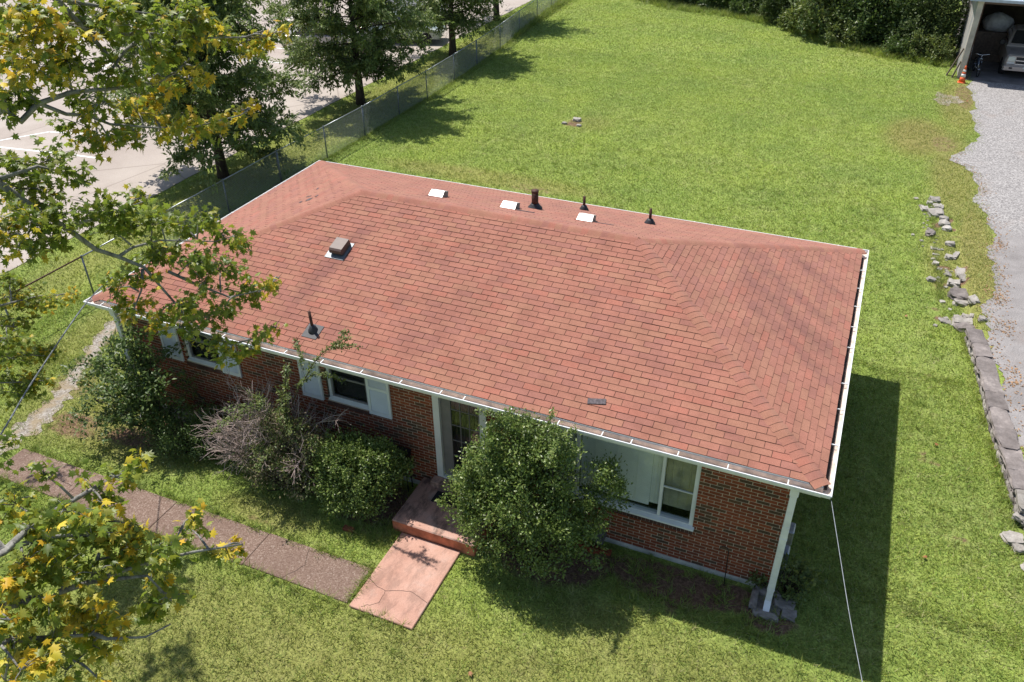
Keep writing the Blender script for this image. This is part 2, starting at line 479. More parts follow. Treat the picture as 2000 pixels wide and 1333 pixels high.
def gz(x, y):                       # the drive lies a step above the lawn behind the wall
    s = 1 - sstep((y-11.0)/6.5)
    return 0.30*s*sstep((x-(wall_x(y)+.12))/.16)

BARE = [(-2.1,.02,1.25,.42,1.0), (-1.1,.12,.7,.35,.9), (-2.0,-.62,.45,.22,.45), (-4.3,-.2,1.2,.7,.9), (-7.9,-.2,.9,.75,.8),
        (-9.6,-.1,1.1,.6,.8), (-12.3,.0,1.4,.55,.85), (-13.5,-.6,.8,.4,.65), (-15.0,-.75,.9,.5,.6), (-16.2,.3,.8,.6,.5),
        (-10.6,14.8,1.2,.5,.42), (-13.7,15.5,1.2,.35,.38), (-11.65,21.8,.5,.55,.6), (2.3,24.7,.6,1.3,.45), (-9.0,13.3,.8,.4,.4),
        (-.4,.0,.5,.45,.8), (2.2,11.0,.25,.25,.7), (-9.5,-1.45,.55,.18,.4), (-4.6,-4.2,.5,.3,.3), (-6.9,-3.6,.5,.25,.33),
        (3.15,31.5,.5,2.5,.5), (2.2,12.9,.3,.3,.5), (-1.0,40.0,.6,.5,.5), (.1,-.9,.3,.2,.3), (-3.3,-.8,.3,.15,.3)]
_r = random.Random(77)
BARE += [(_r.uniform(-14,3), _r.uniform(-6,-.9), _r.uniform(.10,.32), _r.uniform(.06,.16), _r.uniform(.38,.6)) for _ in range(46)]
BARE += [(_r.uniform(.3,3), _r.uniform(-4,9), _r.uniform(.10,.28), _r.uniform(.08,.18), _r.uniform(.35,.55)) for _ in range(22)]
BARE += [(_r.uniform(-18,2), _r.uniform(9,30), _r.uniform(.15,.5), _r.uniform(.1,.3), _r.uniform(.25,.42)) for _ in range(40)]
BARE += [(2.2+_r.uniform(-.3,.5), _r.uniform(10.6,18.8), _r.uniform(.12,.3), _r.uniform(.12,.3), _r.uniform(.5,.9)) for _ in range(16)]
DRY = [(1.4,25.3,1.3,2.4,.9), (2.6,22.0,.8,5.0,.7), (2.9,30.0,.8,4.0,.7), (3.1,15.0,.55,5.0,.8), (-20.6,20,1.5,22,.55), (-12.5,15.2,4.5,.7,.6),
       (-13.8,-.5,2.4,.9,.7), (-15.5,-.2,1.6,1.6,.5), (-4,-3.5,5.0,1.6,.5), (-8,-4.5,4,2.0,.55), (-1,-2.0,3,1.2,.45), (-9.5,-1.3,1.2,.4,.6), (-2.5,-1.2,1.5,.5,.3),
       (2.3,14.5,.6,2.5,.55), (-17.5,3.0,.8,3.0,.5), (-11,22,1.0,1.0,.4), (0,38,2.5,1.5,.3)]
def field(L, x, y):
    r = np.zeros_like(x)
    for cx, cy, rx, ry, s in L:
        d = np.sqrt(((x-cx)/rx)**2 + ((y-cy)/ry)**2)
        r = np.maximum(r, s*(1-sstep((d-.55)/.75)))
    return r

def add_attr(me, name, vals):
    at = me.attributes.new(name, 'FLOAT', 'POINT')
    at.data.foreach_set('value', np.ascontiguousarray(vals, dtype=np.float32))

gx = np.concatenate([[-600,-300,-150,-80,-50,-36], np.arange(-30, 2.0, .35), np.arange(2.0, 4.4, .08), np.arange(4.4, 12.5, .5), [16,24,40,80,200,500]])
gy = np.concatenate([[-300,-120,-50,-25,-16], np.arange(-12, 20, .25), np.arange(20, 52, .5), [56,64,80,120,200,400,800]])
GX, GY = np.meshgrid(gx, gy)
GZ = gz(GX, GY)
nx, ny = len(gx), len(gy)
idx = np.arange(nx*ny).reshape(ny, nx)
q = np.stack([idx[:-1,:-1], idx[:-1,1:], idx[1:,1:], idx[1:,:-1]], -1).reshape(-1, 4)
tris = np.concatenate([q[:, [0,1,2]], q[:, [0,2,3]]])
me = tri_mesh('lawn', np.stack([GX.ravel(), GY.ravel(), GZ.ravel()], -1), tris, M['lawn'], smooth=True)
add_attr(me, 'bare', field(BARE, GX.ravel(), GY.ravel())); add_attr(me, 'dry', field(DRY, GX.ravel(), GY.ravel()))
tag(link(bpy.data.objects.new('lawn', me)), 'green lawn around the brick house', kind='structure')

# gravel and asphalt drive, ragged left edge
DE = np.array([(60,3.5),(34.6,3.5),(33.5,3.45),(28.5,3.47),(25.3,3.4),(23.9,2.8),(23.1,2.58),(22.3,2.9),(21.4,3.26),(19.6,3.32),(18.2,3.44),(17,3.58),(15,3.5),(13.2,3.44),(12,3.16),(11.2,3.15),(10.4,3.16),(9.6,3.14),(8,3.22),(6.5,3.36),(5,3.52),(3,3.75),(0,4.1),(-12,4.3),(-40,4.3)])[::-1]
def drive_x(y):
    return np.interp(y, DE[:,0], DE[:,1]) + .16*np.sin(y*2.3+1)*np.sin(y*.9) + .05*np.sin(y*5.3+2*np.sin(y*1.7)) + .04*np.sin(y*13.7+3*np.sin(y*2.9)) + .03*np.sin(y*31+5*np.sin(y*4.1))
ys = np.arange(-12, 20, .125); ys = np.concatenate([[-40], ys, np.arange(20, 52, .25), [60]])
cols_ = np.array([0, .06, .2, .5, 1.5, 4, 9])
V = []
for y in ys:
    x0 = drive_x(y)
    for c_ in cols_:
        V.append((x0+c_, y, float(gz(np.array(x0+c_), np.array(y))) + .012))
k = len(cols_); idx = np.arange(len(V)).reshape(-1, k)
q = np.stack([idx[:-1,:-1], idx[:-1,1:], idx[1:,1:], idx[1:,:-1]], -1).reshape(-1, 4)
me = tri_mesh('driveway', np.array(V), np.concatenate([q[:, [0,1,2]], q[:, [0,2,3]]]), M['drive'], smooth=True)
tag(link(bpy.data.objects.new('driveway', me)), 'pale gravel and worn asphalt drive leading to the open garage', kind='structure')

def blob_sheet(name, cx, cy, rx, ry, z, mat, seed, label, n=40):
    r_ = random.Random(seed); ph = [r_.uniform(0, 6.28) for _ in range(4)]
    b = MB(); P = []
    for i in range(n):
        w = 2*math.pi*i/n
        f = 1 + .18*math.sin(3*w+ph[0]) + .12*math.sin(5*w+ph[1]) + .09*math.sin(9*w+ph[2]) + .06*math.sin(14*w+ph[3])
        P.append((cx+rx*f*math.cos(w), cy+ry*f*math.sin(w), z))
    b.poly(P)
    o = b.build(name, mat); return tag(o, label, kind='structure')
blob_sheet('gravel_patch', 2.45, 30.75, .55, .85, .006, M['gravel'], 3, 'pale gravel patch in the grass beside the drive near the garage')

# gravel path left of the house
PA = [(-18.0,5.6,.4),(-17.6,3.6,.42),(-17.15,2.2,.42),(-16.6,.9,.38),(-16.1,-.1,.4),(-15.85,-1.1,.6),(-15.95,-2.6,.7),(-16.6,-5.5,.8)]
b = MB(); Lp = []
for i in range(len(PA)-1):
    for t in np.linspace(0, 1, 10, endpoint=(i == len(PA)-2)):
        Lp.append([PA[i][j]*(1-t)+PA[i+1][j]*t for j in range(3)])
for i in range(len(Lp)-1):
    def ed(k, s):
        x, y, w = Lp[k]; j = .09*math.sin(k*1.7+s*2)+.06*math.sin(k*4.1+s)
        return (x+s*(w/2+j), y+.25*s*w/2, .008)
    b.quad(ed(i,-1), ed(i,1), ed(i+1,1), ed(i+1,-1))
tag(b.build('gravel_path', M['gravel']), 'thin white gravel path running past the left end of the house', kind='structure')

# concrete parking lot beyond the fence, cast in bays with joints
b = MB()
def lot_edge(y): return -22.35 + .03*math.sin(y*2.1)
ly = list(np.arange(-14, 60, .5))
for i in range(len(ly)-1):
    b.quad((-90, ly[i], .02), (lot_edge(ly[i]), ly[i], .02), (lot_edge(ly[i+1]), ly[i+1], .02), (-90, ly[i+1], .02))
    b.quad((lot_edge(ly[i]), ly[i], -.05), (lot_edge(ly[i+1]), ly[i+1], -.05), (lot_edge(ly[i+1]), ly[i+1], .02), (lot_edge(ly[i]), ly[i], .02))
lot = tag(b.build('parking_lot', M['lot']), 'pinkish grey concrete parking lot beyond the fence', kind='structure')
M['lot_line'] = simple('line_paint', (.70, .70, .68), .7, var=.15, scale=9)
def line(x0, y0, x1, y1, w=.11):
    d = Vector((x1-x0, y1-y0, 0)); d.normalize(); n = Vector((-d.y, d.x, 0))*w/2
    b = MB(); b.quad(Vector((x0,y0,.024))-n, Vector((x1,y1,.024))-n, Vector((x1,y1,.024))+n, Vector((x0,y0,.024))+n)
    b.build('painted_line', M['lot_line'], lot)
for a in [(-33.5,9.2,-31.0,12.85),(-31.0,12.85,-27.3,13.6),(-33.4,10.55,-28.0,11.28),(-28.0,11.28,-26.5,11.4),(-31.9,22.0,-31.5,29.0),(-33.8,32.5,-34.8,36.5),(-31.2,24.5,-26.4,25.3),(-31.6,27.1,-26.8,27.9),(-32.4,29.8,-27.2,30.6),(-36.3,20.8,-39.2,29.0),(-41.2,23.8,-48,32.8),(-36.3,20.8,-33.0,20.4)]:
    line(*a)

# brown walk of four cast slabs, pink walk in front of the step
walk = empty('front_walk', None, None); tag(walk, 'brown exposed aggregate walk of four slabs', kind='structure')
wx = [-15.35, -13.42, -11.28, -9.13, -6.97]
for i in range(4):
    b = MB(); t = .022+.002*(i % 2)
    b.bevbox(wx[i]+.0035, wx[i+1]-.0035, -2.56+.02*i, -1.74+.012*i, -.06, t, .008)
    b.build('slab', M['aggregate'], walk)
def crack(pts, z, parent, w=.006):
    b = MB(); r_ = random.Random(int(pts[0][0]*100)); P = []
    for i in range(len(pts)-1):
        for k in range(6):
            t = k/6; P.append((pts[i][0]*(1-t)+pts[i+1][0]*t+r_.uniform(-.018,.018), pts[i][1]*(1-t)+pts[i+1][1]*t+r_.uniform(-.018,.018)))
    P.append(pts[-1])
    for i in range(len(P)-1):
        dx, dy = P[i+1][0]-P[i][0], P[i+1][1]-P[i][1]; L = math.hypot(dx, dy)+1e-6; nx_, ny_ = -dy/L*w/2, dx/L*w/2
        b.quad((P[i][0]-nx_,P[i][1]-ny_,z), (P[i+1][0]-nx_,P[i+1][1]-ny_,z), (P[i+1][0]+nx_,P[i+1][1]+ny_,z), (P[i][0]+nx_,P[i][1]+ny_,z))
    b.build('crack', M['debris'], parent)
crack([(-8.25,-1.72),(-8.1,-2.1),(-8.3,-2.5)], .0272, walk); crack([(-12.4,-1.76),(-12.5,-2.2),(-12.2,-2.52)], .0272, walk, .008); crack([(-14.6,-1.8),(-14.2,-2.1),(-13.5,-2.2)], .0272, walk, .007)
b = MB(); b.bevbox(-6.9, -5.70, -2.55, -.77, -.06, .045, .01)
pkw = tag(b.build('pink_walk', M['pink']), 'faded pink painted concrete slab leading to the front step', kind='structure')
crack([(-6.88,-1.95),(-6.5,-2.05),(-6.1,-1.9),(-5.72,-2.0)], .0485, pkw); crack([(-6.7,-2.5),(-6.45,-2.3),(-6.5,-2.05)], .0485, pkw, .005)

# ================================================================== THE HOUSE
house = empty('brick_house', 'single storey red brick house under a red shingle hip roof', 'house', (-7.2, 4.2, 0))
HOFF = Vector((-7.2, 4.2, 0))
def hpart(b, name, mats, parent=None, smooth=False):
    """b is in world coordinates; parents keep the empty's offset out of the mesh"""
    o = b.build(name, mats, None, smooth)
    o.parent = parent if parent is not None else house
    o.matrix_parent_inverse = Matrix.Translation(-HOFF)
    return o
def sub(b, name, mats, parent, smooth=False):
    o = b.build(name, mats, parent, smooth); return o

XL, XR, YF, YB = -14.44, 0.0, 0.0, 8.334
ZT = 2.815; RH = 1.426; W2 = YB/2; KS = RH/W2; CS = 1/math.sqrt(1+KS*KS)
EI = .145
WX0, WX1, WY0, WY1 = -13.95, -.486, .505, 7.83
ZB0, ZB1 = .10, 2.60

# --- roof: structural facets, then every shingle tab as its own slab
facets = {  # origin corner, along eave, inward, length
    'f': (Vector((XL,YF,0)), Vector((1,0,0)), Vector((0,1,0)), XR-XL),
    'r': (Vector((XR,YF,0)), Vector((0,1,0)), Vector((-1,0,0)), YB-YF),
    'b': (Vector((XR,YB,0)), Vector((-1,0,0)), Vector((0,-1,0)), XR-XL),
    'l': (Vector((XL,YB,0)), Vector((0,-1,0)), Vector((1,0,0)), YB-YF)}
def rp(fk, u, d, off=0.0):
    O, a, b_, L = facets[fk]
    n = (Vector((0,0,1)) - b_*KS).normalized()
    p = O + a*u + b_*d; p.z = ZT + KS*d
    return p + n*off
b = MB()
for fk in facets:
    L = facets[fk][3]
    top = [rp(fk, EI, EI), rp(fk, L-EI, EI), rp(fk, L-W2, W2), rp(fk, W2, W2)]
    b.poly(top)
    bot = [p - Vector((0,0,.05)) for p in top]
    b.quad(bot[0], bot[1], top[1], top[0])
roof = hpart(b, 'roof', M['underlay'])

def clip(poly, f):
    out = []
    for i in range(len(poly)):
        p, q_ = poly[i], poly[(i+1) % len(poly)]
        fp, fq = f(p), f(q_)
        if fp >= 0: out.append(p)
        if (fp > 0 > fq) or (fp < 0 < fq):
            t = fp/(fp-fq); out.append((p[0]+t*(q_[0]-p[0]), p[1]+t*(q_[1]-p[1])))
    return out

EXPO, TABW, GAP = .127, .305, .0082
rest = {fk: MB() for fk in facets}
cand = []
rs = random.Random(8)
for fk in facets:
    L = facets[fk][3]; dstep = EXPO*CS
    row = 0; d0 = EI-.012
    while d0 < W2-.02:
        d1 = min(d0+dstep, W2)
        ph = (.10 if fk == 'f' else .05) + (TABW/2 if row % 2 else 0) + rs.uniform(-.012, .012)
        k = 0; u = ph-TABW*2
        wav = rs.uniform(-.003, .003)
        while u < L:
            u0, u1 = u+GAP/2, u+TABW-GAP/2
            j = rs.uniform(-.0035, .0035)+wav*math.sin(u*.7)
            full = [(u0, d0+j), (u1, d0+j), (u1, d1), (u0, d1)]
            c = clip(full, lambda p: p[0]-p[1]); c = clip(c, lambda p: L-p[1]-p[0]) if len(c) > 2 else c
            if len(c) > 2:
                tb = .0110+rs.uniform(-.002, .003)
                ctr = rp(fk, (u0+u1)/2, (d0+d1)/2)
                whole = len(c) == 4 and abs(c[0][0]-u0) < 1e-6 and abs(c[2][0]-u1) < 1e-6 and abs(c[3][0]-u0) < 1e-6 and abs(c[1][0]-u1) < 1e-6
                cand.append(((ctr-CAM).length, fk, c, d0, d1, tb, whole, (u0, u1), j))
            u += TABW
        row += 1; d0 += dstep
cand.sort(key=lambda t: t[0])
def tab_geo(mb, fk, c, d0, d1, tb, base=None):
    def off(p): return tb + (.003-tb)*max(0, (p[1]-d0))/(EXPO*CS)
    top = [rp(fk, p[0], p[1], off(p)) for p in c]; bot = [rp(fk, p[0], p[1], -.001) for p in c]
    n = len(mb.v); mb.v += [tuple(p) for p in top] + [tuple(p) for p in bot]; k = len(c)
    mb.f.append(tuple(n+i for i in range(k))); mb.m.append(0)
    for i in range(k):
        j = (i+1) % k
        mb.f.append((n+i, n+k+i, n+k+j, n+j)); mb.m.append(1)
# shared tab meshes for the 300 nearest
tabs = []
for v in range(4):
    mb = MB(); w = TABW-GAP; h = EXPO; tb = .0100+.0012*v
    mb.v = [(0,0,tb),(w,0,tb),(w,h,.003),(0,h,.003),(0,0,-.001),(w,0,-.001),(w,h,-.001),(0,h,-.001)]
    mb.f = [(0,1,2,3),(0,4,5,1),(1,5,6,2),(2,6,7,3),(3,7,4,0)]; mb.m = [0,1,1,1,1]
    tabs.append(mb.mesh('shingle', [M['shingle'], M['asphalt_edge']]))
count = 0
for t in cand:
    dist, fk, c, d0, d1, tb, whole, (u0, u1), j = t
    if whole and count < 300 and fk in 'fr':
        O, a, b_, L = facets[fk]
        n = (Vector((0,0,1)) - b_*KS).normalized(); up = (b_ + Vector((0,0,KS))).normalized()
        p = rp(fk, u0, d0+j)
        o = bpy.data.objects.new('shingle', tabs[count % 4])
        mw = Matrix(((a.x, up.x, n.x, p.x), (a.y, up.y, n.y, p.y), (a.z, up.z, n.z, p.z), (0,0,0,1)))
        o.parent = roof; o.matrix_basis = mw
        COL.objects.link(o); count += 1
    else:
        tab_geo(rest[fk], fk, c, d0, d1, tb)
mb = MB()
for fk in rest:
    n = len(mb.v); mb.v += rest[fk].v; mb.f += [tuple(i+n for i in f) for f in rest[fk].f]; mb.m += rest[fk].m
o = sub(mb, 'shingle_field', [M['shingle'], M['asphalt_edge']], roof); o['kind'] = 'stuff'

# --- hip and ridge caps: bent pieces lapping down the line
def cap_run(A, B, na, nb, half=.15, expo=.135, flat=False):
    """A low end, B high end; na, nb = in-plane outward directions on both slopes (unit, perpendicular to run)"""
    A, B = Vector(A), Vector(B); L = (B-A).length; t = (B-A)/L
    n = max(1, int(L/expo)); up = (Vector((0,0,1)) - t*t.z).normalized()
    for i in range(n):
        s0 = i*expo - .008; s1 = min(L, s0+expo+.03)
        mb = MB()
        ring = []
        for s, lift in ((s0, .0205), (s1, .0130)):
            P = A + t*s; row = []
            for w, dr in ((-1, na), (-.55, na), (-.2, na), (.2, nb), (.55, nb), (1, nb)):
                q_ = P + dr*abs(w)*half + up*(lift - (.010*(abs(w) > .9)))
                if abs(w) < .3: q_ = P + dr*abs(w)*half + up*(lift+.002)
                # arched butt edge: the middle of the piece reaches a little further down
                q_ -= t*(.010*(1-abs(w)))
                row.append(q_)
            ring.append(row)
        nv = len(mb.v)
        for row in ring: mb.v += [tuple(p) for p in row]
        low = [p-up*.010 for p in ring[0]]; mb.v += [tuple(p) for p in low]
        for k_ in range(5):
            mb.f.append((k_, k_+1, 6+k_+1, 6+k_)); mb.m.append(0)
            mb.f.append((12+k_, 12+k_+1, k_+1, k_)); mb.m.append(1)
        for e_ in (0, 5):      # long edges of the piece, standing a little proud of the tabs
            nb_ = len(mb.v); mb.v += [tuple(ring[0][e_]-up*.014), tuple(ring[1][e_]-up*.014)]
            mb.f.append((e_, 6+e_, nb_+1, nb_)); mb.m.append(1)
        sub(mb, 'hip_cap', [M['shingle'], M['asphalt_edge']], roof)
FLc, FRc, BRc, BLc = (rp('f', EI, EI), rp('f', XR-XL-EI, EI), rp('b', EI, EI), rp('b', XR-XL-EI, EI))
E1 = Vector((XL+W2, W2, ZT+RH)); E2 = Vector((XR-W2, W2, ZT+RH))
def perp(v, t): 
    v = Vector(v); return (v - t*v.dot(t)).normalized()
for A, B, da, db in ((FRc, E2, (-1,0,0), (0,1,0)), (BRc, E2, (0,-1,0), (-1,0,0)), (FLc, E1, (0,1,0), (1,0,0)), (BLc, E1, (1,0,0), (0,-1,0)), (E1, E2, (0,-1,-KS), (0,1,-KS))):
    t = (B-A).normalized()
    if A == E1: cap_run(A, B, perp(da, t), perp(db, t))
    else:
        # directions along each slope, perpendicular to the hip: stay in the facet plane
        def inplane(dv, A=A, B=B, t=t):
            d = Vector(dv); return perp(d, t)
        cap_run(A, B, inplane(da), inplane(db))

# --- fascia, soffit, gutters
def ringmesh(prof, mats_idx=None, closed=True):
    """profile of (inset, z) swept round the eaves"""
    b = MB(); rows = []
    for d, z in prof:
        rows.append([(XL+d,YF+d,z),(XR-d,YF+d,z),(XR-d,YB-d,z),(XL+d,YB-d,z)])
    n = len(prof)
    for i in range(n if closed else n-1):
        j = (i+1) % n
        for k in range(4):
            l = (k+1) % 4
            b.quad(rows[i][k], rows[j][k], rows[j][l], rows[i][l], mats_idx[i] if mats_idx else 0)
    return b
prof = [(0,2.822),(-.004,2.80),(.010,2.785),(.014,2.752),(.03,2.735),(.133,2.735),(.133,2.83),(.129,2.83),(.129,2.741),(.034,2.741),(.019,2.755),(.021,2.806),(.018,2.822)]
gut = hpart(ringmesh(prof, [0,0,0,0,0,0,0,1,1,1,0,0,0]), 'gutter', [M['gutter'], M['gutter_in']])
def strap(x, y, ax):
    b = MB()
    if ax == 'y': b.box(x-.008, x+.008, y-.006*(y < 4), y+.135, 2.815, 2.829)
    else: b.box(x, x+.135, y-.008, y+.008, 2.815, 2.829)
    sub(b, 'gutter_strap', M['white'], gut)
for x in (-14.0,-13.3,-12.42,-11.7,-10.95,-10.2,-9.54,-8.75,-7.92,-7.13,-6.35,-5.91,-5.06,-4.22,-3.48,-3.0,-2.26,-1.5,-.62): strap(x, -.002, 'y')
for y in (7.29,6.46,5.69,4.88,4.12,2.93,2.16,1.2): strap(-.133, y, 'x')
for y in (.9,1.9,2.8,3.7,4.6,5.5,6.3,6.7,7.5): strap(XL-.003, y, 'x')
for x in np.arange(-13.6, -.3, 1.08): strap(float(x), YB-.133, 'y')
for a_ in ((-.128,-.075,.2,8.0,2.7415,2.77),):
    b = MB(); b.box(*a_); sub(b, 'leaf_debris', M['debris'], gut)
hpart(ringmesh([(.137,2.63),(.137,2.852),(.16,2.852),(.16,2.63)]), 'fascia', M['white'])
hpart(ringmesh([(.16,2.635),(.52,2.635)], closed=False), 'soffit', M['soffit'])

# --- walls with openings, bricks one by one
OPEN = [(-12.55,-11.63,1.56,2.57), (-9.09,-8.17,1.56,2.57), (-6.79,-5.72,.40,2.57), (-4.62,-1.93,.90,2.57)]
wall = None
b = MB()
xs = sorted({WX0+.012, WX1-.012, *[o[0] for o in OPEN], *[o[1] for o in OPEN]})
for i in range(len(xs)-1):
    a_, c_ = xs[i], xs[i+1]; op = [o for o in OPEN if o[0] <= a_+1e-6 and o[1] >= c_-1e-6]
    if op: b.box(a_, c_, WY0+.0035, WY0+.13, ZB0, op[0][2])
    else: b.box(a_, c_, WY0+.0035, WY0+.13, ZB0, ZB1+.02)
b.box(WX1-.13, WX1-.004, WY0+.131, WY1-.131, ZB0, ZB1+.02); b.box(WX0+.004, WX0+.13, WY0+.131, WY1-.131, ZB0, ZB1+.02)
b.box(WX0+.012, WX1-.012, WY1-.13, WY1-.004, ZB0, ZB1+.02)
wall = hpart(b, 'wall', M['mortar'])
BL, BH, MJ = .2, .0555, .0122
cb, rb = [], MB()
brs = random.Random(4)
row = 0; z = ZB0+.004
SILLZ = {o: o[2] for o in OPEN}
while z+BH < ZB1+.03:
    # front
    x = WX0 - (BL+MJ)/2*(row % 2)
    while x < WX1:
        a_, c_ = max(x, WX0), min(x+BL, WX1)
        segs = [(a_, c_)]
        for o in OPEN:
            zlo = o[2]-(.105 if o[2] > .5 else 0)
            if z+BH > zlo and z < o[3]:
                ns = []
                for s0, s1 in segs:
                    if s1 <= o[0] or s0 >= o[1]: ns.append((s0, s1))
                    else:
                        if s0 < o[0]-.03: ns.append((s0, o[0]))
                        if s1 > o[1]+.03: ns.append((o[1], s1))
                segs = ns
        for s0, s1 in segs:
            if s1-s0 > .03:
                jy = brs.uniform(-.0012, .0012)
                whole = abs((s1-s0)-BL) < 1e-5
                ctr = Vector(((s0+s1)/2, WY0, z+BH/2))
                vis = (ctr.x > -3.35 or (-7.7 < ctr.x < -6.8 and ctr.z > .7))
                cb.append((whole and vis, (ctr-CAM).length, s0, s1, z, jy))
        x += BL+MJ
    for side in ('r', 'l', 'b'):
        if side == 'b':
            x = WX0 + .12 - (BL+MJ)/2*(row % 2)
            while x < WX1-.12:
                rb.box(max(x, WX0+.11), min(x+BL, WX1-.11), WY1-.1, WY1, z, z+BH, 0, 'f'); x += BL+MJ
        else:
            y = WY0+.112 - (BL+MJ)/2*((row+1) % 2)
            X0, X1 = (WX1-.1, WX1) if side == 'r' else (WX0, WX0+.1)
            while y < WY1-.01:
                y0, y1 = max(y, WY0+.112), min(y+BL, WY1-.001)
                if y1-y0 > .02: rb.box(X0, X1, y0, y1, z, z+BH, 0, 'l' if side == 'r' else 'r')
                y += BL+MJ
    row += 1; z += BH+MJ
mb = MB(); mb.box(0, BL, 0, .1, 0, BH, 0, 'k'); bm_ = mb.mesh('brick', M['brick'])
cb.sort(key=lambda t: (not t[0], t[1]))
for i, (vis, dist, s0, s1, z, jy) in enumerate(cb):
    if i < 300 and vis:
        o = bpy.data.objects.new('brick', bm_); o.parent = wall; o.location = (s0, WY0+jy, z); COL.objects.link(o)
    else: rb.box(s0, s1, WY0+jy, WY0+.1, z, z+BH, 0, 'k')
o = sub(rb, 'brick_field', M['brick'], wall); o['kind'] = 'stuff'
b = MB()
b.box(WX0-.012, WX1+.012, WY0-.012, WY0+.10, -.15, ZB0+.001); b.box(WX1-.1, WX1+.012, WY0+.101, WY1+.012, -.15, ZB0+.001)
b.box(WX0-.012, WX0+.1, WY0+.101, WY1+.012, -.15, ZB0+.001); b.box(WX0+.101, WX1-.101, WY1-.1, WY1+.012, -.15, ZB0+.001)
hpart(b, 'foundation', M['foundation'])

# rowlock brick sills under the windows
def rowlock(x0, x1, zt):
    n = int((x1-x0)/.0677); w = (x1-x0)/n
    for i in range(n):
        b = MB(); a_ = x0+i*w+.004; c_ = x0+(i+1)*w-.004
        b.hexa([(a_,WY0-.035,zt-.105),(c_,WY0-.035,zt-.105),(c_,WY0+.09,zt-.09),(a_,WY0+.09,zt-.09),
                (a_,WY0-.030,zt-.03),(c_,WY0-.030,zt-.03),(c_,WY0+.09,zt-.004),(a_,WY0+.09,zt-.004)])
        sub(b, 'sill_brick', M['brick_dark'], wall)
    b = MB(); b.box(x0, x1, WY0-.012, WY0+.088, zt-.103, zt-.012); sub(b, 'sill_mortar', M['mortar'], wall)
for o in (OPEN[0], OPEN[1], OPEN[3]): rowlock(o[0]-.02, o[1]+.02, o[2])

M['blind_tan'] = simple('tan_blind', (.30, .28, .21), .7, var=.25, scale=5)
# windows
def frame_rect(b, x0, x1, z0, z1, w, y0, y1, sill=None):
    b.box(x0, x0+w, y0, y1, z0, z1); b.box(x1-w, x1, y0, y1, z0, z1)
    b.box(x0+w, x1-w, y0, y1, z1-w, z1); b.box(x0+w, x1-w, y0, y1, z0, z0+w)
def sash_window(o):
    x0, x1, z0, z1 = o
    b = MB(); frame_rect(b, x0+.002, x1-.002, z0+.002, z1, .055, WY0+.045, WY0+.13)
    b.hexa([(x0+.002,WY0-.01,z0-.002),(x1-.002,WY0-.01,z0-.002),(x1-.002,WY0+.044,z0+.01),(x0+.002,WY0+.044,z0+.01),
            (x0+.002,WY0-.008,z0+.022),(x1-.002,WY0-.008,z0+.022),(x1-.002,WY0+.044,z0+.045),(x0+.002,WY0+.044,z0+.045)])
    w = hpart(b, 'window', M['white'])
    b = MB(); frame_rect(b, x0+.058, x1-.058, z0+.058, z1-.058, .03, WY0+.065, WY0+.105)
    zm = (z0+z1)/2+.02; b.box(x0+.09, x1-.09, WY0+.068, WY0+.104, zm-.018, zm+.018)
    sub(b, 'sash', M['storm'], w)
    b = MB(); b.box(x0+.089, x1-.089, WY0+.082, WY0+.087, z0+.089, z1-.089); sub(b, 'pane', M['glass'], w)
    b = MB()
    for i in range(24):
        zz = z0+.06+i*.038
        b.hexa([(x0+.06,WY0+.16,zz),(x1-.06,WY0+.16,zz),(x1-.06,WY0+.185,zz+.012),(x0+.06,WY0+.185,zz+.012),
                (x0+.06,WY0+.16,zz+.002),(x1-.06,WY0+.16,zz+.002),(x1-.06,WY0+.185,zz+.014),(x0+.06,WY0+.185,zz+.014)])
    sub(b, 'blind', M['blind_dark'], w)
sash_window(OPEN[0]); sash_window(OPEN[1])

# picture window: fixed centre, sliding sash on the right, white blind behind
x0, x1, z0, z1 = OPEN[3]
b = MB(); frame_rect(b, x0+.002, x1-.002, z0+.002, z1, .07, WY0+.02, WY0+.13)
b.hexa([(x0-.03,WY0-.055,z0-.004),(x1+.03,WY0-.055,z0-.004),(x1+.03,WY0+.019,z0+.012),(x0-.03,WY0+.019,z0+.012),
        (x0-.03,WY0-.052,z0+.028),(x1+.03,WY0-.052,z0+.028),(x1+.03,WY0+.019,z0+.060),(x0-.03,WY0+.019,z0+.060)])
for xm in (-4.02, -2.53): b.box(xm-.025, xm+.025, WY0+.03, WY0+.12, z0+.072, z1-.07)
pw = hpart(b, 'picture_window', M['white'])
b = MB(); zm = 1.62
b.box(-2.505, -2.0, WY0+.055, WY0+.085, zm-.009, zm+.009); sub(b, 'sash', M['white'], pw)
b = MB(); b.box(-4.548, -4.046, WY0+.055, WY0+.085, zm-.009, zm+.009); sub(b, 'sash', M['white'], pw)
for a_, c_ in ((-4.548,-4.046), (-3.994,-2.556), (-2.504,-2.002)):
    b = MB(); b.box(a_, c_, WY0+.072, WY0+.077, z0+.073, z1-.071); sub(b, 'pane', M['glass'], pw)
def blind(a_, c_, zlo, mat):
    b = MB(); zz = zlo
    while zz < z1-.05:
        b.hexa([(a_,WY0+.15,zz),(c_,WY0+.15,zz),(c_,WY0+.168,zz+.036),(a_,WY0+.168,zz+.036),
                (a_,WY0+.148,zz+.001),(c_,WY0+.148,zz+.001),(c_,WY0+.166,zz+.037),(a_,WY0+.166,zz+.037)])
        zz += .034
    for f in (.2, .5, .8): b.box(a_+(c_-a_)*f-.004, a_+(c_-a_)*f+.004, WY0+.142, WY0+.145, zlo, z1-.05)
    sub(b, 'blind', mat, pw)
blind(-3.99, -2.74, z0+.12, M['blind']); blind(-2.735, -2.56, z0+.20, M['blind']); blind(-2.50, -2.0, z0+.24, M['blind_tan']); blind(-4.54, -4.05, z0+.12, M['blind'])

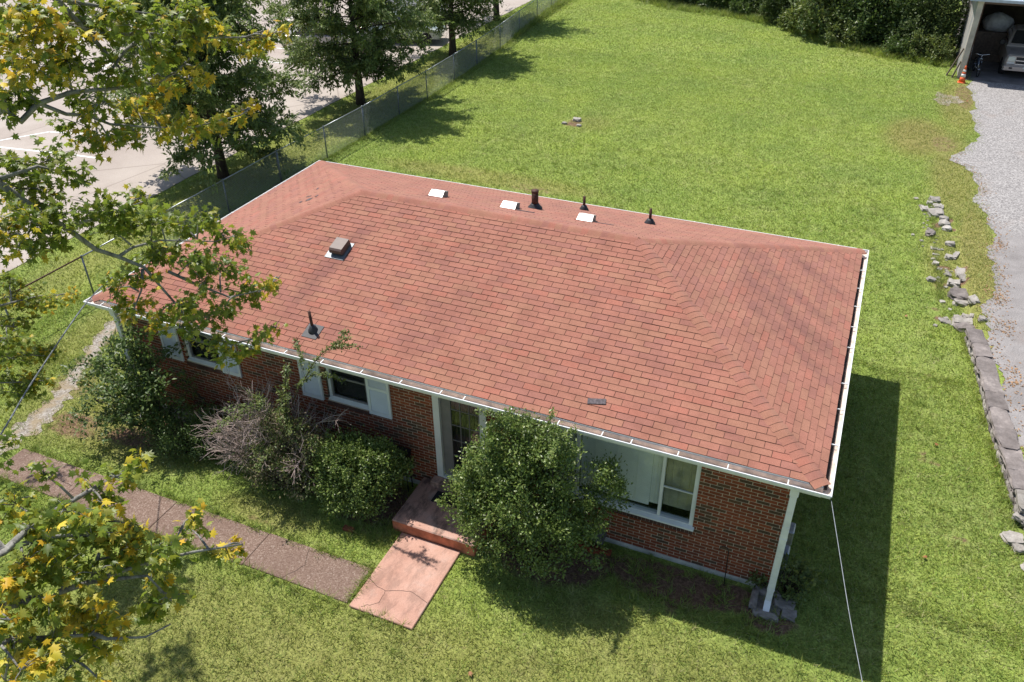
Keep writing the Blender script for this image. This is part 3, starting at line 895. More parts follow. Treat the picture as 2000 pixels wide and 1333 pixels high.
# shutters: stiles, rails and louvres
def shutter(x0, x1, z0=1.52, z1=2.55):
    b = MB(); y0, y1 = WY0-.045, WY0-.006
    b.box(x0, x0+.05, y0, y1, z0, z1); b.box(x1-.05, x1, y0, y1, z0, z1)
    zm = z0+.62
    for a_, c_ in ((z0, z0+.085), (zm-.03, zm+.03), (z1-.07, z1)): b.box(x0+.051, x1-.051, y0+.002, y1, a_, c_)
    b.box(x0+.051, x1-.051, y1-.008, y1-.002, z0+.086, z1-.071)
    s = hpart(b, 'shutter', M['shutter'])
    b = MB()
    for lo, hi in ((z0+.09, zm-.034), (zm+.034, z1-.074)):
        zz = lo
        while zz < hi-.02:
            b.hexa([(x0+.052,y0+.006,zz),(x1-.052,y0+.006,zz),(x1-.052,y1-.010,zz+.016),(x0+.052,y1-.010,zz+.016),
                    (x0+.052,y0+.006,zz+.006),(x1-.052,y0+.006,zz+.006),(x1-.052,y1-.010,zz+.022),(x0+.052,y1-.010,zz+.022)])
            zz += .026
    o = sub(b, 'louvres', M['shutter'], s); o['kind'] = 'stuff'
for a_, c_ in ((-13.12,-12.64), (-11.62,-11.15), (-9.66,-9.19), (-8.155,-7.67)): shutter(a_, c_)

# front door: white jambs, storm door, fifteen lights
x0, x1, z0, z1 = OPEN[2]
b = MB(); b.box(x0+.002, x0+.13, WY0-.02, WY0+.13, z0+.002, z1); b.box(x1-.13, x1-.002, WY0-.02, WY0+.13, z0+.002, z1)
b.box(x0+.131, x1-.131, WY0-.015, WY0+.125, z1-.09, z1); b.box(x0+.131, x1-.131, WY0-.03, WY0+.125, z0+.002, z0+.045)
door = hpart(b, 'front_door', M['white'])
b = MB(); ya, yb = WY0+.05, WY0+.085
b.box(x0+.132, x0+.33, ya, yb, z0+.047, z1-.092); b.box(x1-.19, x1-.132, ya, yb, z0+.047, z1-.092)
b.box(x0+.331, x1-.191, ya, yb, z0+.047, z0+.22); b.box(x0+.331, x1-.191, ya, yb, z1-.15, z1-.092)
sub(b, 'door_leaf', M['storm'], door)
b = MB(); gx0, gx1, gz0, gz1 = x0+.331, x1-.191, z0+.221, z1-.151
for i in (1, 2):
    xm = gx0+(gx1-gx0)*i/3; b.box(xm-.007, xm+.007, ya+.006, yb-.006, gz0, gz1)
for i in range(1, 5):
    zm = gz0+(gz1-gz0)*i/5; b.box(gx0, gx1, ya+.008, yb-.008, zm-.007, zm+.007)
sub(b, 'glazing_bars', M['storm'], door)
for i in range(3):
    for j in range(5):
        b = MB(); a_ = gx0+(gx1-gx0)*i/3; c_ = gx0+(gx1-gx0)*(i+1)/3; e_ = gz0+(gz1-gz0)*j/5; f_ = gz0+(gz1-gz0)*(j+1)/5
        b.box(a_+.008, c_-.008, ya+.014, ya+.018, e_+.008, f_-.008); sub(b, 'pane', M['glass'], door)
b = MB(); pts = []
n = 40
for i in range(n):
    t0, t1 = i/n, (i+1)/n
    f = lambda t: (x0+.14+(x1-x0-.28)*t, WY0+.2+.018*math.sin(t*60)+.006*math.sin(t*23))
    (a0, b0), (a1, b1) = f(t0), f(t1)
    b.quad((a0,b0,z0+.06), (a1,b1,z0+.06), (a1,b1,z1-.05), (a0,b0,z1-.05))
sub(b, 'curtain', M['curtain'], door, True)
b = MB(); b.tube([(x1-.165,WY0+.05,1.35),(x1-.165,WY0+.02,1.36),(x1-.165,WY0+.02,1.47),(x1-.165,WY0+.05,1.48)], .008, 6); sub(b, 'door_handle', M['galv'], door, True)

# porch step, sill step
b = MB(); b.bevbox(-7.10, -5.44, -.755, WY0-.013, -.05, .27, .018); b.m = [1]*8+[0]*(len(b.f)-8); ps = hpart(b, 'porch_step', [M['porch'], M['riser']])
b = MB(); b.bevbox(-6.86, -5.66, .30, WY0-.014, .27, .395, .012); sub(b, 'sill_step', M['porch'], ps)

# downspouts
def downspout(x, y, flip=1, short=False):
    b = MB(); w, d = .052, .036
    b.hexa([(x-w-.012,y-d-.01,2.57),(x+w+.012,y-d-.01,2.57),(x+w+.012,y+d+.01,2.57),(x-w-.012,y+d+.01,2.57),
            (x-w-.012,y-d-.03,2.742),(x+w+.012,y-d-.03,2.742),(x+w+.012,y+d-.02,2.742),(x-w-.012,y+d-.02,2.742)])
    o = hpart(b, 'downspout', M['gutter'])
    y2 = y+.02
    for za, zb_, gr in ((1.9,2.558,.0), (.42,1.902,.003), (.20,.424,.0)):
        b = MB(); b.bevbox(x-w-gr, x+w+gr, y2-d-gr, y2+d+gr, za, zb_, .008); sub(b, 'pipe', M['gutter'], o)
    b = MB()
    b.hexa([(x-w,y2-d-.14,.045),(x+w,y2-d-.14,.045),(x+w,y2+d-.10,.03),(x-w,y2+d-.10,.03),(x-w,y2-d,.20),(x+w,y2-d,.20),(x+w,y2+d,.20),(x-w,y2+d,.20)])
    sub(b, 'elbow', M['gutter'], o)
    for zz in (1.62, .46):
        b = MB(); b.box(x-w-.007, x+w+.007, y2-d-.007, y2+d+.007, zz, zz+.022); sub(b, 'clamp', M['gutter'], o)
downspout(-.50, .12); downspout(-13.80, .12)

# roof vents and pipes
def on_roof(fk, x, y, off=0.0):
    d = {'f': y, 'b': YB-y, 'r': -x, 'l': x-XL}[fk]
    z = ZT+KS*d
    return Vector((x, y, z+off))
def frame_of(fk):
    O, a, bb, L = facets[fk]
    n = (Vector((0,0,1)) - bb*KS).normalized(); up = (bb + Vector((0,0,KS))).normalized()
    return a, up, n
def loc_mb(b, fk, P):
    a, up, n = frame_of(fk); v = []
    for p in b.v:
        q_ = P + a*p[0] + up*p[1] + n*p[2]; v.append(tuple(q_))
    b.v = v; return b
# brown hooded exhaust vent with flashing
P = on_roof('f', -9.82, 2.52)
b = MB(); hw = .14
prf = [(-.17,.055),(-.185,.10),(-.17,.15),(-.13,.175),(.18,.165),(.18,.015)]   # (up slope, height) profile of the hood
L_ = [(-hw, u, h) for u, h in prf]; R_ = [(hw, u, h) for u, h in prf]
for i in range(len(prf)-1): b.quad(L_[i], R_[i], R_[i+1], L_[i+1])
b.poly(L_[::-1] + [(-hw,-.10,.02)]); b.poly(R_ + [(hw,-.10,.02)])
v = hpart(loc_mb(b, 'f', P), 'exhaust_vent', M['brown_metal'])
b = MB(); b.box(-.24, .20, -.26, .22, .014, .018); sub(loc_mb(b, 'f', P), 'flashing', M['galv_dark'], v)
b = MB(); b.box(-.12, .12, -.08, .17, .019, .10); sub(loc_mb(b, 'f', P), 'vent_throat', M['black'], v)
# white slant-back vents beyond the ridge
for x, y in ((-8.99, 5.12), (-7.30, 5.20), (-5.60, 5.27)):
    P = on_roof('b', x, y); b = MB(); w = .17
    # in the back facet a points to -x, up points to the ridge; the slanted lid faces the ridge
    b.quad((-w,.09,.015), (w,.09,.015), (w*.92,-.02,.145), (-w*.92,-.02,.145))
    b.quad((-w*.92,-.02,.145), (w*.92,-.02,.145), (w*.92,-.22,.135), (-w*.92,-.22,.135))
    v = hpart(loc_mb(b, 'b', P), 'box_vent', M['white_metal'])
    b = MB()
    for s in (-1, 1):
        b.poly([(s*w*.98,.085,.013), (s*w*.91,-.02,.142), (s*w*.91,-.218,.132), (s*w*.95,-.218,.013)][::-s])
    b.quad((-w*.9,-.219,.013), (w*.9,-.219,.013), (w*.9,-.221,.131), (-w*.9,-.221,.131))
    sub(loc_mb(b, 'b', P), 'louvre_side', M['galv_dark'], v)
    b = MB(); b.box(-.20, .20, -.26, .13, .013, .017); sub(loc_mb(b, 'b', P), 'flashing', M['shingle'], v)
def pipe(fk, x, y, r, h, boot, name='vent_pipe', mat='rust_pipe', plate=None, tilt=(0, 0)):
    P = on_roof(fk, x, y)
    b = MB(); top = P+Vector((tilt[0]*h, tilt[1]*h, h))
    b.tube([P-Vector((0,0,.05)), top], r, 12)
    if r > .05:
        b.tube([top-Vector((0,0,.03)), top+Vector((0,0,.012))], r*1.12, 12)
    o = hpart(b, name, M[mat], None, True)
    b = MB(); b.lathe([(boot*1.35,-.05),(boot*1.25,.03),(boot*.95,.07),(boot*.75,.11),(r*1.15,.13)], P, 14); sub(b, 'boot', M['dark_rubber'], o, True)
    if plate:
        b = MB(); b.box(-plate, plate, -plate*1.1, plate*.9, .013, .018); sub(loc_mb(b, fk, P), 'flashing', M['dark_rubber'], o)
pipe('f', -9.27, .60, .028, .42, .075, plate=.16, tilt=(-.06, 0))
pipe('b', -6.98, 5.90, .075, .42, .13, 'flue_pipe')
pipe('b', -6.22, 7.05, .032, .34, .085); pipe('b', -4.54, 6.56, .032, .36, .095)
# loose and missing shingles
def patch(fk, x, y, w, h, rot, name='bare_patch', mat='grey_patch', th=.018):
    P = on_roof(fk, x, y); b = MB(); b.box(-w/2, w/2, -h/2, h/2, .012, th)
    c, s = math.cos(rot), math.sin(rot); b.v = [(p[0]*c-p[1]*s, p[0]*s+p[1]*c, p[2]) for p in b.v]
    hpart(loc_mb(b, fk, P), name, M[mat])
patch('f', -3.75, .58, .30, .105, .24, 'loose_shingle', th=.024)
for x, y, w, h, r in ((-11.8,4.28,.16,.12,.1), (-11.98,4.2,.10,.05,.2), (-11.7,4.45,.09,.06,0), (-12.15,5.1,.13,.05,.3), (-12.0,4.55,.05,.12,.2)): patch('l', x, y, w, h, r, th=.016)
patch('b', -5.2, 5.3, .42, .06, .05, th=.016); patch('b', -6.9, 5.15, .4, .07, .05, th=.016)

# meter boxes on the right end wall
for y0, y1, za, zb_, name in ((.86,1.12,.80,1.10,'meter_box'), (.84,1.06,.44,.62,'meter_box'), (.80,1.08,.02,.30,'cable_box')):
    b = MB(); b.bevbox(WX1+.002, WX1+.15, y0, y1, za, zb_, .02); hpart(b, name, M['galv'])
b = MB(); b.tube([(WX1+.03,1.5,.0),(WX1+.03,1.5,2.55)], .02, 6); hpart(b, 'conduit', M['galv_dark'])

# ================================================================== THINGS ROUND THE HOUSE
# --- chain link fence
M['wire'] = simple('wire_grey', (.34, .36, .37), .5, .1, var=.15)
fence = empty('chain_link_fence', 'long grey chain link fence between the lawn and the parking lot', 'fence', (-18.9, 4.0, 0))
FO = Vector((-18.9, 4.0, 0))
def fpart(b, name, mat, smooth=False):
    o = b.build(name, mat, None, smooth); o.parent = fence; o.matrix_parent_inverse = Matrix.Translation(-FO); return o
FP = [(-19.1,-1.6),(-19.0,1.2),(-18.95,3.6),(-18.93,6.4),(-18.92,9.2),(-18.92,11.96),(-18.82,14.64),(-18.76,17.2),(-18.8,20.0),(-18.8,22.5),(-18.9,25.42),(-19.05,28.22),(-19.3,31.65),(-19.65,35.1),(-20.0,38.7),(-20.25,41.7),(-20.5,45.0),(-20.7,48.3)]
FH = 1.2
for i, (x, y) in enumerate(FP):
    b = MB(); r = .038 if i in (5, 7, 11) else .024
    b.tube([(x,y,-.1),(x,y,FH+.01)], r, 8); b.lathe([(r*1.2,0),(r*1.1,.03),(.006,.05)], (x,y,FH), 8)
    if i in (5, 7, 11): b.tube([(x,y,.4),(x,y,.43)], r*1.25, 8); b.tube([(x,y,.8),(x,y,.83)], r*1.25, 8)
    fpart(b, 'post', M['galv_dark'], True)
for i in range(len(FP)-1):
    (xa, ya), (xb, yb) = FP[i], FP[i+1]
    b = MB(); b.tube([(xa,ya,FH),(xb,yb,FH)], .021, 8); fpart(b, 'rail', M['rust_pipe'] if i == 1 else M['galv'], True)
    if i < 3: continue
    L = math.hypot(xb-xa, yb-ya); ux, uy = (xb-xa)/L, (yb-ya)/L
    b = MB(); step = .075; s = -FH
    def wire(s0, z0, s1, z1, o):
        w = .0029; p = Vector((xa+ux*s0-uy*o, ya+uy*s0+ux*o, z0)); q_ = Vector((xa+ux*s1-uy*o, ya+uy*s1+ux*o, z1))
        b.tube([p, q_], w, 3, cap=False)
    z0_, z1_ = .04, FH-.02; H = z1_-z0_
    s = -H
    while s < L:
        for sg in (1, -1):
            # a straight strand rising at 45 degrees, trimmed to the bay
            a0, a1 = (s, s+H)
            t0 = max(0, -a0/H); t1 = min(1, (L-a0)/H)
            if t1 > t0:
                sa, sb = a0+H*t0, a0+H*t1
                if sg > 0: wire(sa, z0_+H*t0, sb, z0_+H*t1, .003)
                else: wire(sa, z1_-H*t0, sb, z1_-H*t1, -.003)
        s += step
    fpart(b, 'wire_mesh', M['wire'])

# --- stone retaining wall: cap stones over rubble, breaking up towards the garage
def rock_mesh(name, sx, sy, sz, mat, seed, flat=.45):
    r_ = np.random.default_rng(seed)
    import bmesh
    bm = bmesh.new(); bmesh.ops.create_cube(bm, size=1.0)
    bmesh.ops.subdivide_edges(bm, edges=bm.edges[:], cuts=3, use_grid_fill=True)
    ph = r_.uniform(0, 6.28, 6)
    for v in bm.verts:
        c = v.co
        l = max(abs(c.x), abs(c.y), abs(c.z)); sph = c.normalized()*.58
        c2 = c*(1-flat)+sph*flat
        n = 1+.10*math.sin(5*c.x+ph[0])*math.cos(6*c.y+ph[1])+.08*math.sin(9*c.z+7*c.x+ph[2])
        n += float(r_.uniform(-.09, .09))
        v.co = Vector((c2.x*sx*n, c2.y*sy*n, c2.z*sz*n))
    me = bpy.data.meshes.new(name); bm.to_mesh(me); bm.free(); me.materials.append(mat)
    return me
rw = empty('stone_retaining_wall', 'low stone retaining wall with dark cap stones beside the drive', 'wall', (3.0, 7.5, 0))
RO = Vector((3.0, 7.5, 0))
def rpart(me, name, loc, rz, parent, off, rot=(0,0)):
    o = bpy.data.objects.new(name, me); COL.objects.link(o); o.parent = parent
    o.location = Vector(loc)-off; o.rotation_euler = (rot[0], rot[1], rz); return o
capL = [(2.66,10.15),(2.76,9.5),(2.84,8.95),(2.90,8.3),(2.97,7.55),(3.02,6.95),(3.10,6.25),(3.18,5.6),(3.27,4.95),(3.34,4.4),(3.42,3.85)]
for i in range(len(capL)-1):
    (xa, ya), (xb, yb) = capL[i], capL[i+1]
    L = math.hypot(xb-xa, yb-ya); ang = math.atan2(yb-ya, xb-xa)
    cx, cy = (xa+xb)/2, (ya+yb)/2
    w = .34 if i < 9 else .28
    mt = M['stone_pale'] if i in (9,) else M['stone_dark']
    me = rock_mesh('cap_stone', L*1.0, w*1.06, .11, mt, 100+i, .10)
    nx_, ny_ = -math.sin(ang), math.cos(ang)
    if nx_ < 0: nx_, ny_ = -nx_, -ny_
    rpart(me, 'cap_stone', (cx+nx_*w/2, cy+ny_*w/2, .30+.012*math.sin(i*2.3)), ang, rw, RO, (random.uniform(-.03,.03), random.uniform(-.02,.02)))
    for k in range(3):
        t = (k+.5)/3; me = rock_mesh('face_stone', L/3*1.05, .22, .16, M['stone_pale'] if (i+k) % 3 else M['stone_dark'], 300+i*5+k)
        rpart(me, 'face_stone', (xa+(xb-xa)*t+nx_*.13, ya+(yb-ya)*t+ny_*.13, .05+.05*((i+k) % 2)), ang, rw, RO)
        me = rock_mesh('face_stone', L/3*.95, .2, .12, M['stone_pale'] if (i+k) % 2 else M['stone_dark'], 400+i*5+k)
        rpart(me, 'face_stone', (xa+(xb-xa)*t+nx_*.14, ya+(yb-ya)*t+ny_*.14, .19), ang+.1, rw, RO)
# crumbled near end
for i in range(26):
    t = random.random(); s = random.uniform(.08, .2)
    rpart(rock_mesh('rubble', s, s*.8, s*.6, M['stone_pale'], 500+i), 'rubble', (3.45+t*.55+random.uniform(-.06,.1), 3.95-t*1.3+random.uniform(-.2,.2), .04+random.uniform(0,.12)), random.uniform(0,3), rw, RO)
for x, y, s in ((3.33,3.35,.34),(3.42,3.12,.2),(3.6,2.7,.3)):
    rpart(rock_mesh('rubble', s, s*.85, .1, M['stone_pale'], int(x*900)), 'rubble', (x, y, .04), .3, rw, RO)

STONES = [(1.99,18.86,.28,.37),(1.84,18.59,.16,.26),(1.7,18.01,.2,.36),(2.01,17.78,.35,.5),(2.06,18.36,.2,.31),(2.19,18.41,.12,.36),(2.19,17.9,.12,.6),(2.26,17.44,.23,.29),(2.27,17.03,.28,.38),(2.34,16.71,.22,.33),(1.88,16.19,.22,.55),(2.42,15.61,.23,.26),(2.02,15.19,.23,.21),(2.05,14.78,.18,.13),(2.57,14.91,.12,.58),(2.38,14.71,.18,.29),(2.03,14.16,.14,.24),(2.13,13.8,.12,.16),(2.68,13.76,.25,.54),(2.73,13.4,.17,.38),(2.48,13.08,.27,.44),(2.35,13.55,.15,.19),(1.93,13.07,.2,.22),(2.63,12.45,.45,.78),(2.66,11.98,.35,.27),(2.88,11.83,.19,.41),(2.73,11.32,.16,.2),(2.87,11.21,.12,.19),(2.29,10.94,.28,.32),(2.66,10.96,.4,.45),(2.69,10.70,.4,.38),(2.86,10.77,.24,.19),(3.03,10.81,.15,.25)]
rr = empty('broken_stone_wall', 'broken line of pale stones in the grass beyond the retaining wall', 'wall', (2.3, 15, 0))
RR = Vector((2.3, 15, 0))
for i, (x, y, w, d) in enumerate(STONES):
    flat = i in (28, 12, 13)
    h = .05 if flat else min(.22, .5*min(w, d)+.05)
    dk = i in (23, 30, 10)
    rpart(rock_mesh('stone', w*1.12, d*.85, h, M['stone_dark'] if dk else M['stone_pale'], 40+i), 'stone', (x, y, h*.12+float(gz(np.array(x), np.array(y)))), random.uniform(-.25,.25), rr, RR, (random.uniform(-.15,.15), random.uniform(-.15,.15)))
for i in range(46):
    y = random.uniform(10.6, 19.0); x = float(wall_x(np.array(y)))-.28+random.gauss(0, .20)-.35*(y > 15); s = random.uniform(.05, .14)
    rpart(rock_mesh('stone', s, s*.9, s*.5, M['stone_pale'], 900+i), 'stone', (x, y, s*.1+float(gz(np.array(x), np.array(y)))), random.uniform(0,3), rr, RR)
# three stones out on the lawn
for i, (x, y, s, lab) in enumerate(((-11.6,22.1,.32,'largest of the three pale stones out on the back lawn'), (-11.95,21.55,.2,'left small stone beside the largest stone on the back lawn'), (-11.3,21.5,.2,'right small stone beside the largest stone on the back lawn'))):
    o = bpy.data.objects.new('lawn_stone', rock_mesh('lawn_stone', s, s*.8, s*.5, M['stone_pale'], 700+i)); o.location = (x, y, s*.12); COL.objects.link(o)
    tag(o, lab, 'stone', 'stones on the back lawn')

# --- garage with open front
M['garage_wall'] = NT('garage_paint').m
def make_garage():
    N = NT('peeling_block_wall')
    c = N.ramp(N.noise(1.2, 7, vec=N.pos((1,1,.25)), rough=.7), [(.35, (.20,.22,.24)), (.5, (.36,.345,.33)), (.62, (.42,.37,.33)), (.75, (.26,.30,.34))])
    N.set(c, .9, 0, .2); N.bump(N.noise(12, 5), .5, .02); return N.m
M['garage_wall'] = make_garage()
M['garage_trim'] = simple('garage_front', (.47, .42, .38), .9, var=.2, scale=3, bump=.4, bscale=25)
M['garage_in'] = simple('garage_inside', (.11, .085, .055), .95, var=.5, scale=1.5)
M['garage_floor'] = simple('garage_slab', (.20, .18, .17), .9, var=.3, scale=2)
M['roof_metal'] = simple('roof_edge', (.42, .48, .58), .5, .3, var=.1)
GO = Vector((6.0, 34.5, 0))
gar = empty('garage', 'open fronted garage with a peeling grey side wall at the end of the drive', 'garage', GO)
def gpart(b, name, mat, smooth=False):
    o = b.build(name, mat, None, smooth); o.parent = gar; o.matrix_parent_inverse = Matrix.Translation(-GO); return o
b = MB(); b.box(2.92, 3.14, 34.5, 44.0, -.1, 3.42); wl = gpart(b, 'side_wall', M['garage_wall'])
b = MB(); b.box(2.91, 3.15, 34.44, 34.498, -.1, 3.42); gpart(b, 'wall_end', M['garage_trim'])
b = MB(); b.box(9.6, 9.95, 34.45, 44.0, -.1, 3.42); gpart(b, 'side_wall', M['garage_wall'])
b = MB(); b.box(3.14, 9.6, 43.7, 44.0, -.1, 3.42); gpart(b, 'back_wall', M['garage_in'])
b = MB(); b.box(3.16, 9.59, 34.46, 34.6, 3.30, 3.43); gpart(b, 'header', M['brown_metal'])
b = MB(); b.box(2.55, 10.2, 34.15, 44.3, 3.44, 3.56); gpart(b, 'roof', M['roof_metal'])
b = MB(); b.box(3.16, 9.59, 34.2, 43.69, -.1, .02); gpart(b, 'floor_slab', M['garage_floor'])
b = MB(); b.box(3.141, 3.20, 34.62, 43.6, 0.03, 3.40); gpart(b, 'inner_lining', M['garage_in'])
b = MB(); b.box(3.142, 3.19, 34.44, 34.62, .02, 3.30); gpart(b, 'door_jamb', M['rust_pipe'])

# boards leaning on the garage wall
M['board'] = simple('grey_board', (.13, .10, .08), .9, var=.4, scale=8)
def lean(name, x, y, tx, ty, z, w, t, lab):
    p, q_ = Vector((x, y, .0)), Vector((tx, ty, z)); d = (q_-p).normalized(); s = Vector((0,1,0)); s = (s-d*s.dot(d)).normalized(); n = d.cross(s)
    b = MB(); b.hexa([p-s*w/2-n*t/2, p+s*w/2-n*t/2, p+s*w/2+n*t/2, p-s*w/2+n*t/2, q_-s*w/2-n*t/2, q_+s*w/2-n*t/2, q_+s*w/2+n*t/2, q_-s*w/2+n*t/2])
    tag(b.build(name, M['board']), lab, 'board', 'boards leaning on the garage')
lean('board', 2.45, 34.75, 2.88, 34.85, 1.25, .16, .05, 'longer dark board leaning on the outside of the garage side wall')
lean('board', 2.68, 34.45, 2.88, 34.5, .75, .14, .05, 'shorter board leaning on the garage wall corner beside the traffic cone')

# traffic cone
cn = empty('traffic_cone', 'orange traffic cone with white bands at the garage corner', 'cone', (3.08, 33.72, .012))
b = MB(); b.bevbox(-.17, .17, -.17, .17, 0, .035, .03); b.build('base', M['cone'], cn)
b = MB(); b.lathe([(.135,.035),(.105,.25)], seg=16); b.lathe([(.085,.39),(.07,.48)], seg=16); b.lathe([(.055,.58),(.03,.74),(.02,.745)], seg=16); b.build('body', M['cone'], cn, True)
b = MB(); b.lathe([(.107,.25),(.087,.39)], seg=16); b.lathe([(.072,.48),(.057,.58)], seg=16); b.build('band', M['cone_white'], cn, True)

# bicycle just inside the garage
M['bike'] = simple('bike_frame', (.06, .09, .16), .35, .4, var=.15)
M['chrome'] = simple('bright_metal', (.55, .58, .62), .25, .9, var=.1)
M['tyre'] = simple('tyre', (.018, .018, .02), .8, var=.3)
bk = empty('bicycle', 'dark bicycle parked just inside the garage opening', 'bicycle', (3.75, 34.9, .02), math.radians(97))
def wheel_ring(b, cx, cz, r, t, seg=22):
    pts = [(cx+r*math.cos(2*math.pi*i/seg), 0, cz+r*math.sin(2*math.pi*i/seg)) for i in range(seg+1)]
    b.tube(pts, t, 6, cap=False)
for cx in (-.0, 1.02):
    b = MB(); wheel_ring(b, cx, .34, .315, .024); w = b.build('wheel', M['tyre'], bk, True)
    b = MB()
    for i in range(10):
        a_ = 2*math.pi*i/10; b.tube([(cx,0,.34),(cx+.29*math.cos(a_),0,.34+.29*math.sin(a_))], .003, 4)
    b.tube([(cx,-.05,.34),(cx,.05,.34)], .02, 8); b.build('spokes', M['chrome'], w)
b = MB(); hd, bb_, st, rx_ = (.17,0,.86), (.47,0,.30), (.62,0,.84), (1.02,0,.34)
for a_, c_ in ((hd, bb_), (bb_, st), (hd, (.60,0,.78)), (bb_, rx_), ((.61,0,.76), rx_)): b.tube([a_, c_], .018, 8)
b.build('frame', M['bike'], bk, True)
b = MB(); b.tube([(.19,0,.80),(.15,0,.95)], .016, 8)
for s in (-1, 1): b.tube([(.17,.05*s,.80),(0,.055*s,.34)], .016, 8)
b.tube([(.17,-.055,.80),(.17,.055,.80)], .018, 8); b.build('fork', M['chrome'], bk, True)
b = MB(); b.tube([(.10,-.30,1.02),(.14,-.12,.98),(.15,0,.96),(.14,.12,.98),(.10,.30,1.02)], .014, 8); b.build('handlebar', M['chrome'], bk, True)
b = MB(); b.hexa([(.48,-.03,.88),(.48,.03,.88),(.75,.08,.87),(.75,-.08,.87),(.47,-.025,.92),(.47,.025,.92),(.75,.075,.93),(.75,-.075,.93)]); b.tube([(.62,0,.84),(.63,0,.88)], .014, 6); b.build('saddle', M['tyre'], bk)
b = MB(); b.tube([(.47,-.08,.30),(.47,.08,.30)], .03, 8); b.tube([(.47,-.07,.30),(.40,-.08,.16)], .012, 6); b.tube([(.47,.07,.30),(.54,.08,.44)], .012, 6); b.build('crank', M['chrome'], bk, True)

# tarp bundle hanging in the garage
b = MB(); seg = 14
prof_ = [(.05,-.42),(.45,-.38),(.62,-.15),(.66,.1),(.52,.32),(.25,.42),(.03,.44)]
b.lathe(prof_, (0,0,0), seg)
r_ = np.random.default_rng(2)
b.v = [(p[0]*1.05*(1+.10*math.sin(7*p[1]+3*p[2])), p[1]*.8*(1+.08*math.sin(9*p[0])), p[2]+.06*math.sin(6*p[0]+2)) for p in b.v]
M['tarp'] = simple('pale_tarp', (.42, .44, .46), .7, var=.25, scale=5)
o = b.build('tarp_bundle', M['tarp'], None, True); o.location = (4.35, 38.6, 1.72); tag(o, 'pale tarp bundle piled behind the pickup in the garage', 'tarp')
b = MB(); b.box(3.5, 5.1, 38.0, 39.3, .03, 1.35); b.box(3.45, 5.15, 37.95, 39.35, 1.351, 1.40); tag(b.build('workbench', M['board']), 'dark workbench under the tarp bundle in the garage', 'bench')
b = MB(); b.tube([(3.42,36.2,.03),(3.30,36.9,2.2)], .02, 6); tag(b.build('pole', M['galv'], None, True), 'thin pale pole leaning inside the garage wall', 'pole')

# --- vehicles
M['paint_silver'] = simple('silver_paint', (.45, .40, .37), .3, .35, var=.05)
M['paint_car'] = simple('pale_green_paint', (.42, .47, .45), .25, .4, var=.05)
M['paint_white'] = simple('white_car_paint', (.72, .74, .76), .3, .0, var=.04)
M['car_glass'] = simple('car_glass', (.012, .014, .016), .06, .0, var=.1, spec=.8)
M['lamp'] = simple('headlamp', (.62, .66, .60), .12, .1, var=.1)
M['gold'] = simple('gold_emblem', (.55, .38, .10), .35, .6, var=.1)
M['plastic'] = simple('dark_plastic', (.03, .03, .032), .6, var=.2)
def wheel(parent, x, y, r=.36, w=.22, side=1):
    b = MB(); prof_ = [(r*.62,-w/2),(r*.93,-w/2),(r,-w*.32),(r,w*.32),(r*.93,w/2),(r*.62,w/2)]
    b.lathe(prof_, (0,0,0), 24); b.v = [(p[2]+x, p[0]+y, p[1]+r) for p in b.v]
    wo = b.build('wheel', M['tyre'], parent, True)
    b = MB(); b.lathe([(.02,0),(.08,.012),(.10,-.01),(r*.5,-.03),(r*.61,.0),(r*.62,-.04)], (0,0,0), 20)
    b.v = [(p[2]*side+x+side*w*.42, p[0]+y, p[1]+r) for p in b.v]; b.build('rim', M['chrome'], wo, True)
def loft(b, secs, m=0):
    """closed sections joined in order, ends capped"""
    n = len(secs[0]); n0 = len(b.v)
    for s in secs: b.v += [tuple(p) for p in s]
    for i in range(len(secs)-1):
        for k in range(n):
            j = (k+1) % n; b.f.append((n0+i*n+k, n0+i*n+j, n0+(i+1)*n+j, n0+(i+1)*n+k)); b.m.append(m)
    b.f.append(tuple(n0+n-1-k for k in range(n))); b.m.append(m); e = n0+(len(secs)-1)*n
    b.f.append(tuple(e+k for k in range(n))); b.m.append(m)
def sec(y, hw, z0, z1, r=.12, top=None):
    t = top if top is not None else hw
    return [(-hw+r*.4,y,z0),(hw-r*.4,y,z0),(hw,y,z0+r*.6),(hw,y,(z0+z1)/2+.05),(t,y,z1-r*.5),(t-r,y,z1),(-t+r,y,z1),(-t,y,z1-r*.5),(-hw,y,(z0+z1)/2+.05),(-hw,y,z0+r*.6)]
tk = empty('pickup_truck', 'silver pickup truck parked nose out in the garage', 'truck', (5.68, 35.1, .02))
b = MB(); loft(b, [sec(0,.88,.55,1.02,.10,.84), sec(.10,.96,.42,1.08,.1,.90), sec(.5,.98,.38,1.13,.1,.93), sec(1.35,.98,.38,1.17,.1,.95), sec(3.1,.98,.38,1.16,.1,.96), sec(5.3,.97,.42,1.14,.1,.96)])
bd = b.build('body', M['paint_silver'], tk, False)
b = MB(); loft(b, [sec(1.30,.90,1.15,1.20,.04,.86), sec(1.95,.86,1.16,1.80,.12,.70), sec(2.9,.86,1.16,1.83,.12,.70), sec(3.15,.88,1.14,1.72,.1,.72)]); b.build('cab', M['paint_silver'], tk)
b = MB(); b.quad((-.77,1.37,1.292),(.77,1.37,1.292),(.63,1.90,1.782),(-.63,1.90,1.782)); b.build('windscreen', M['car_glass'], tk)
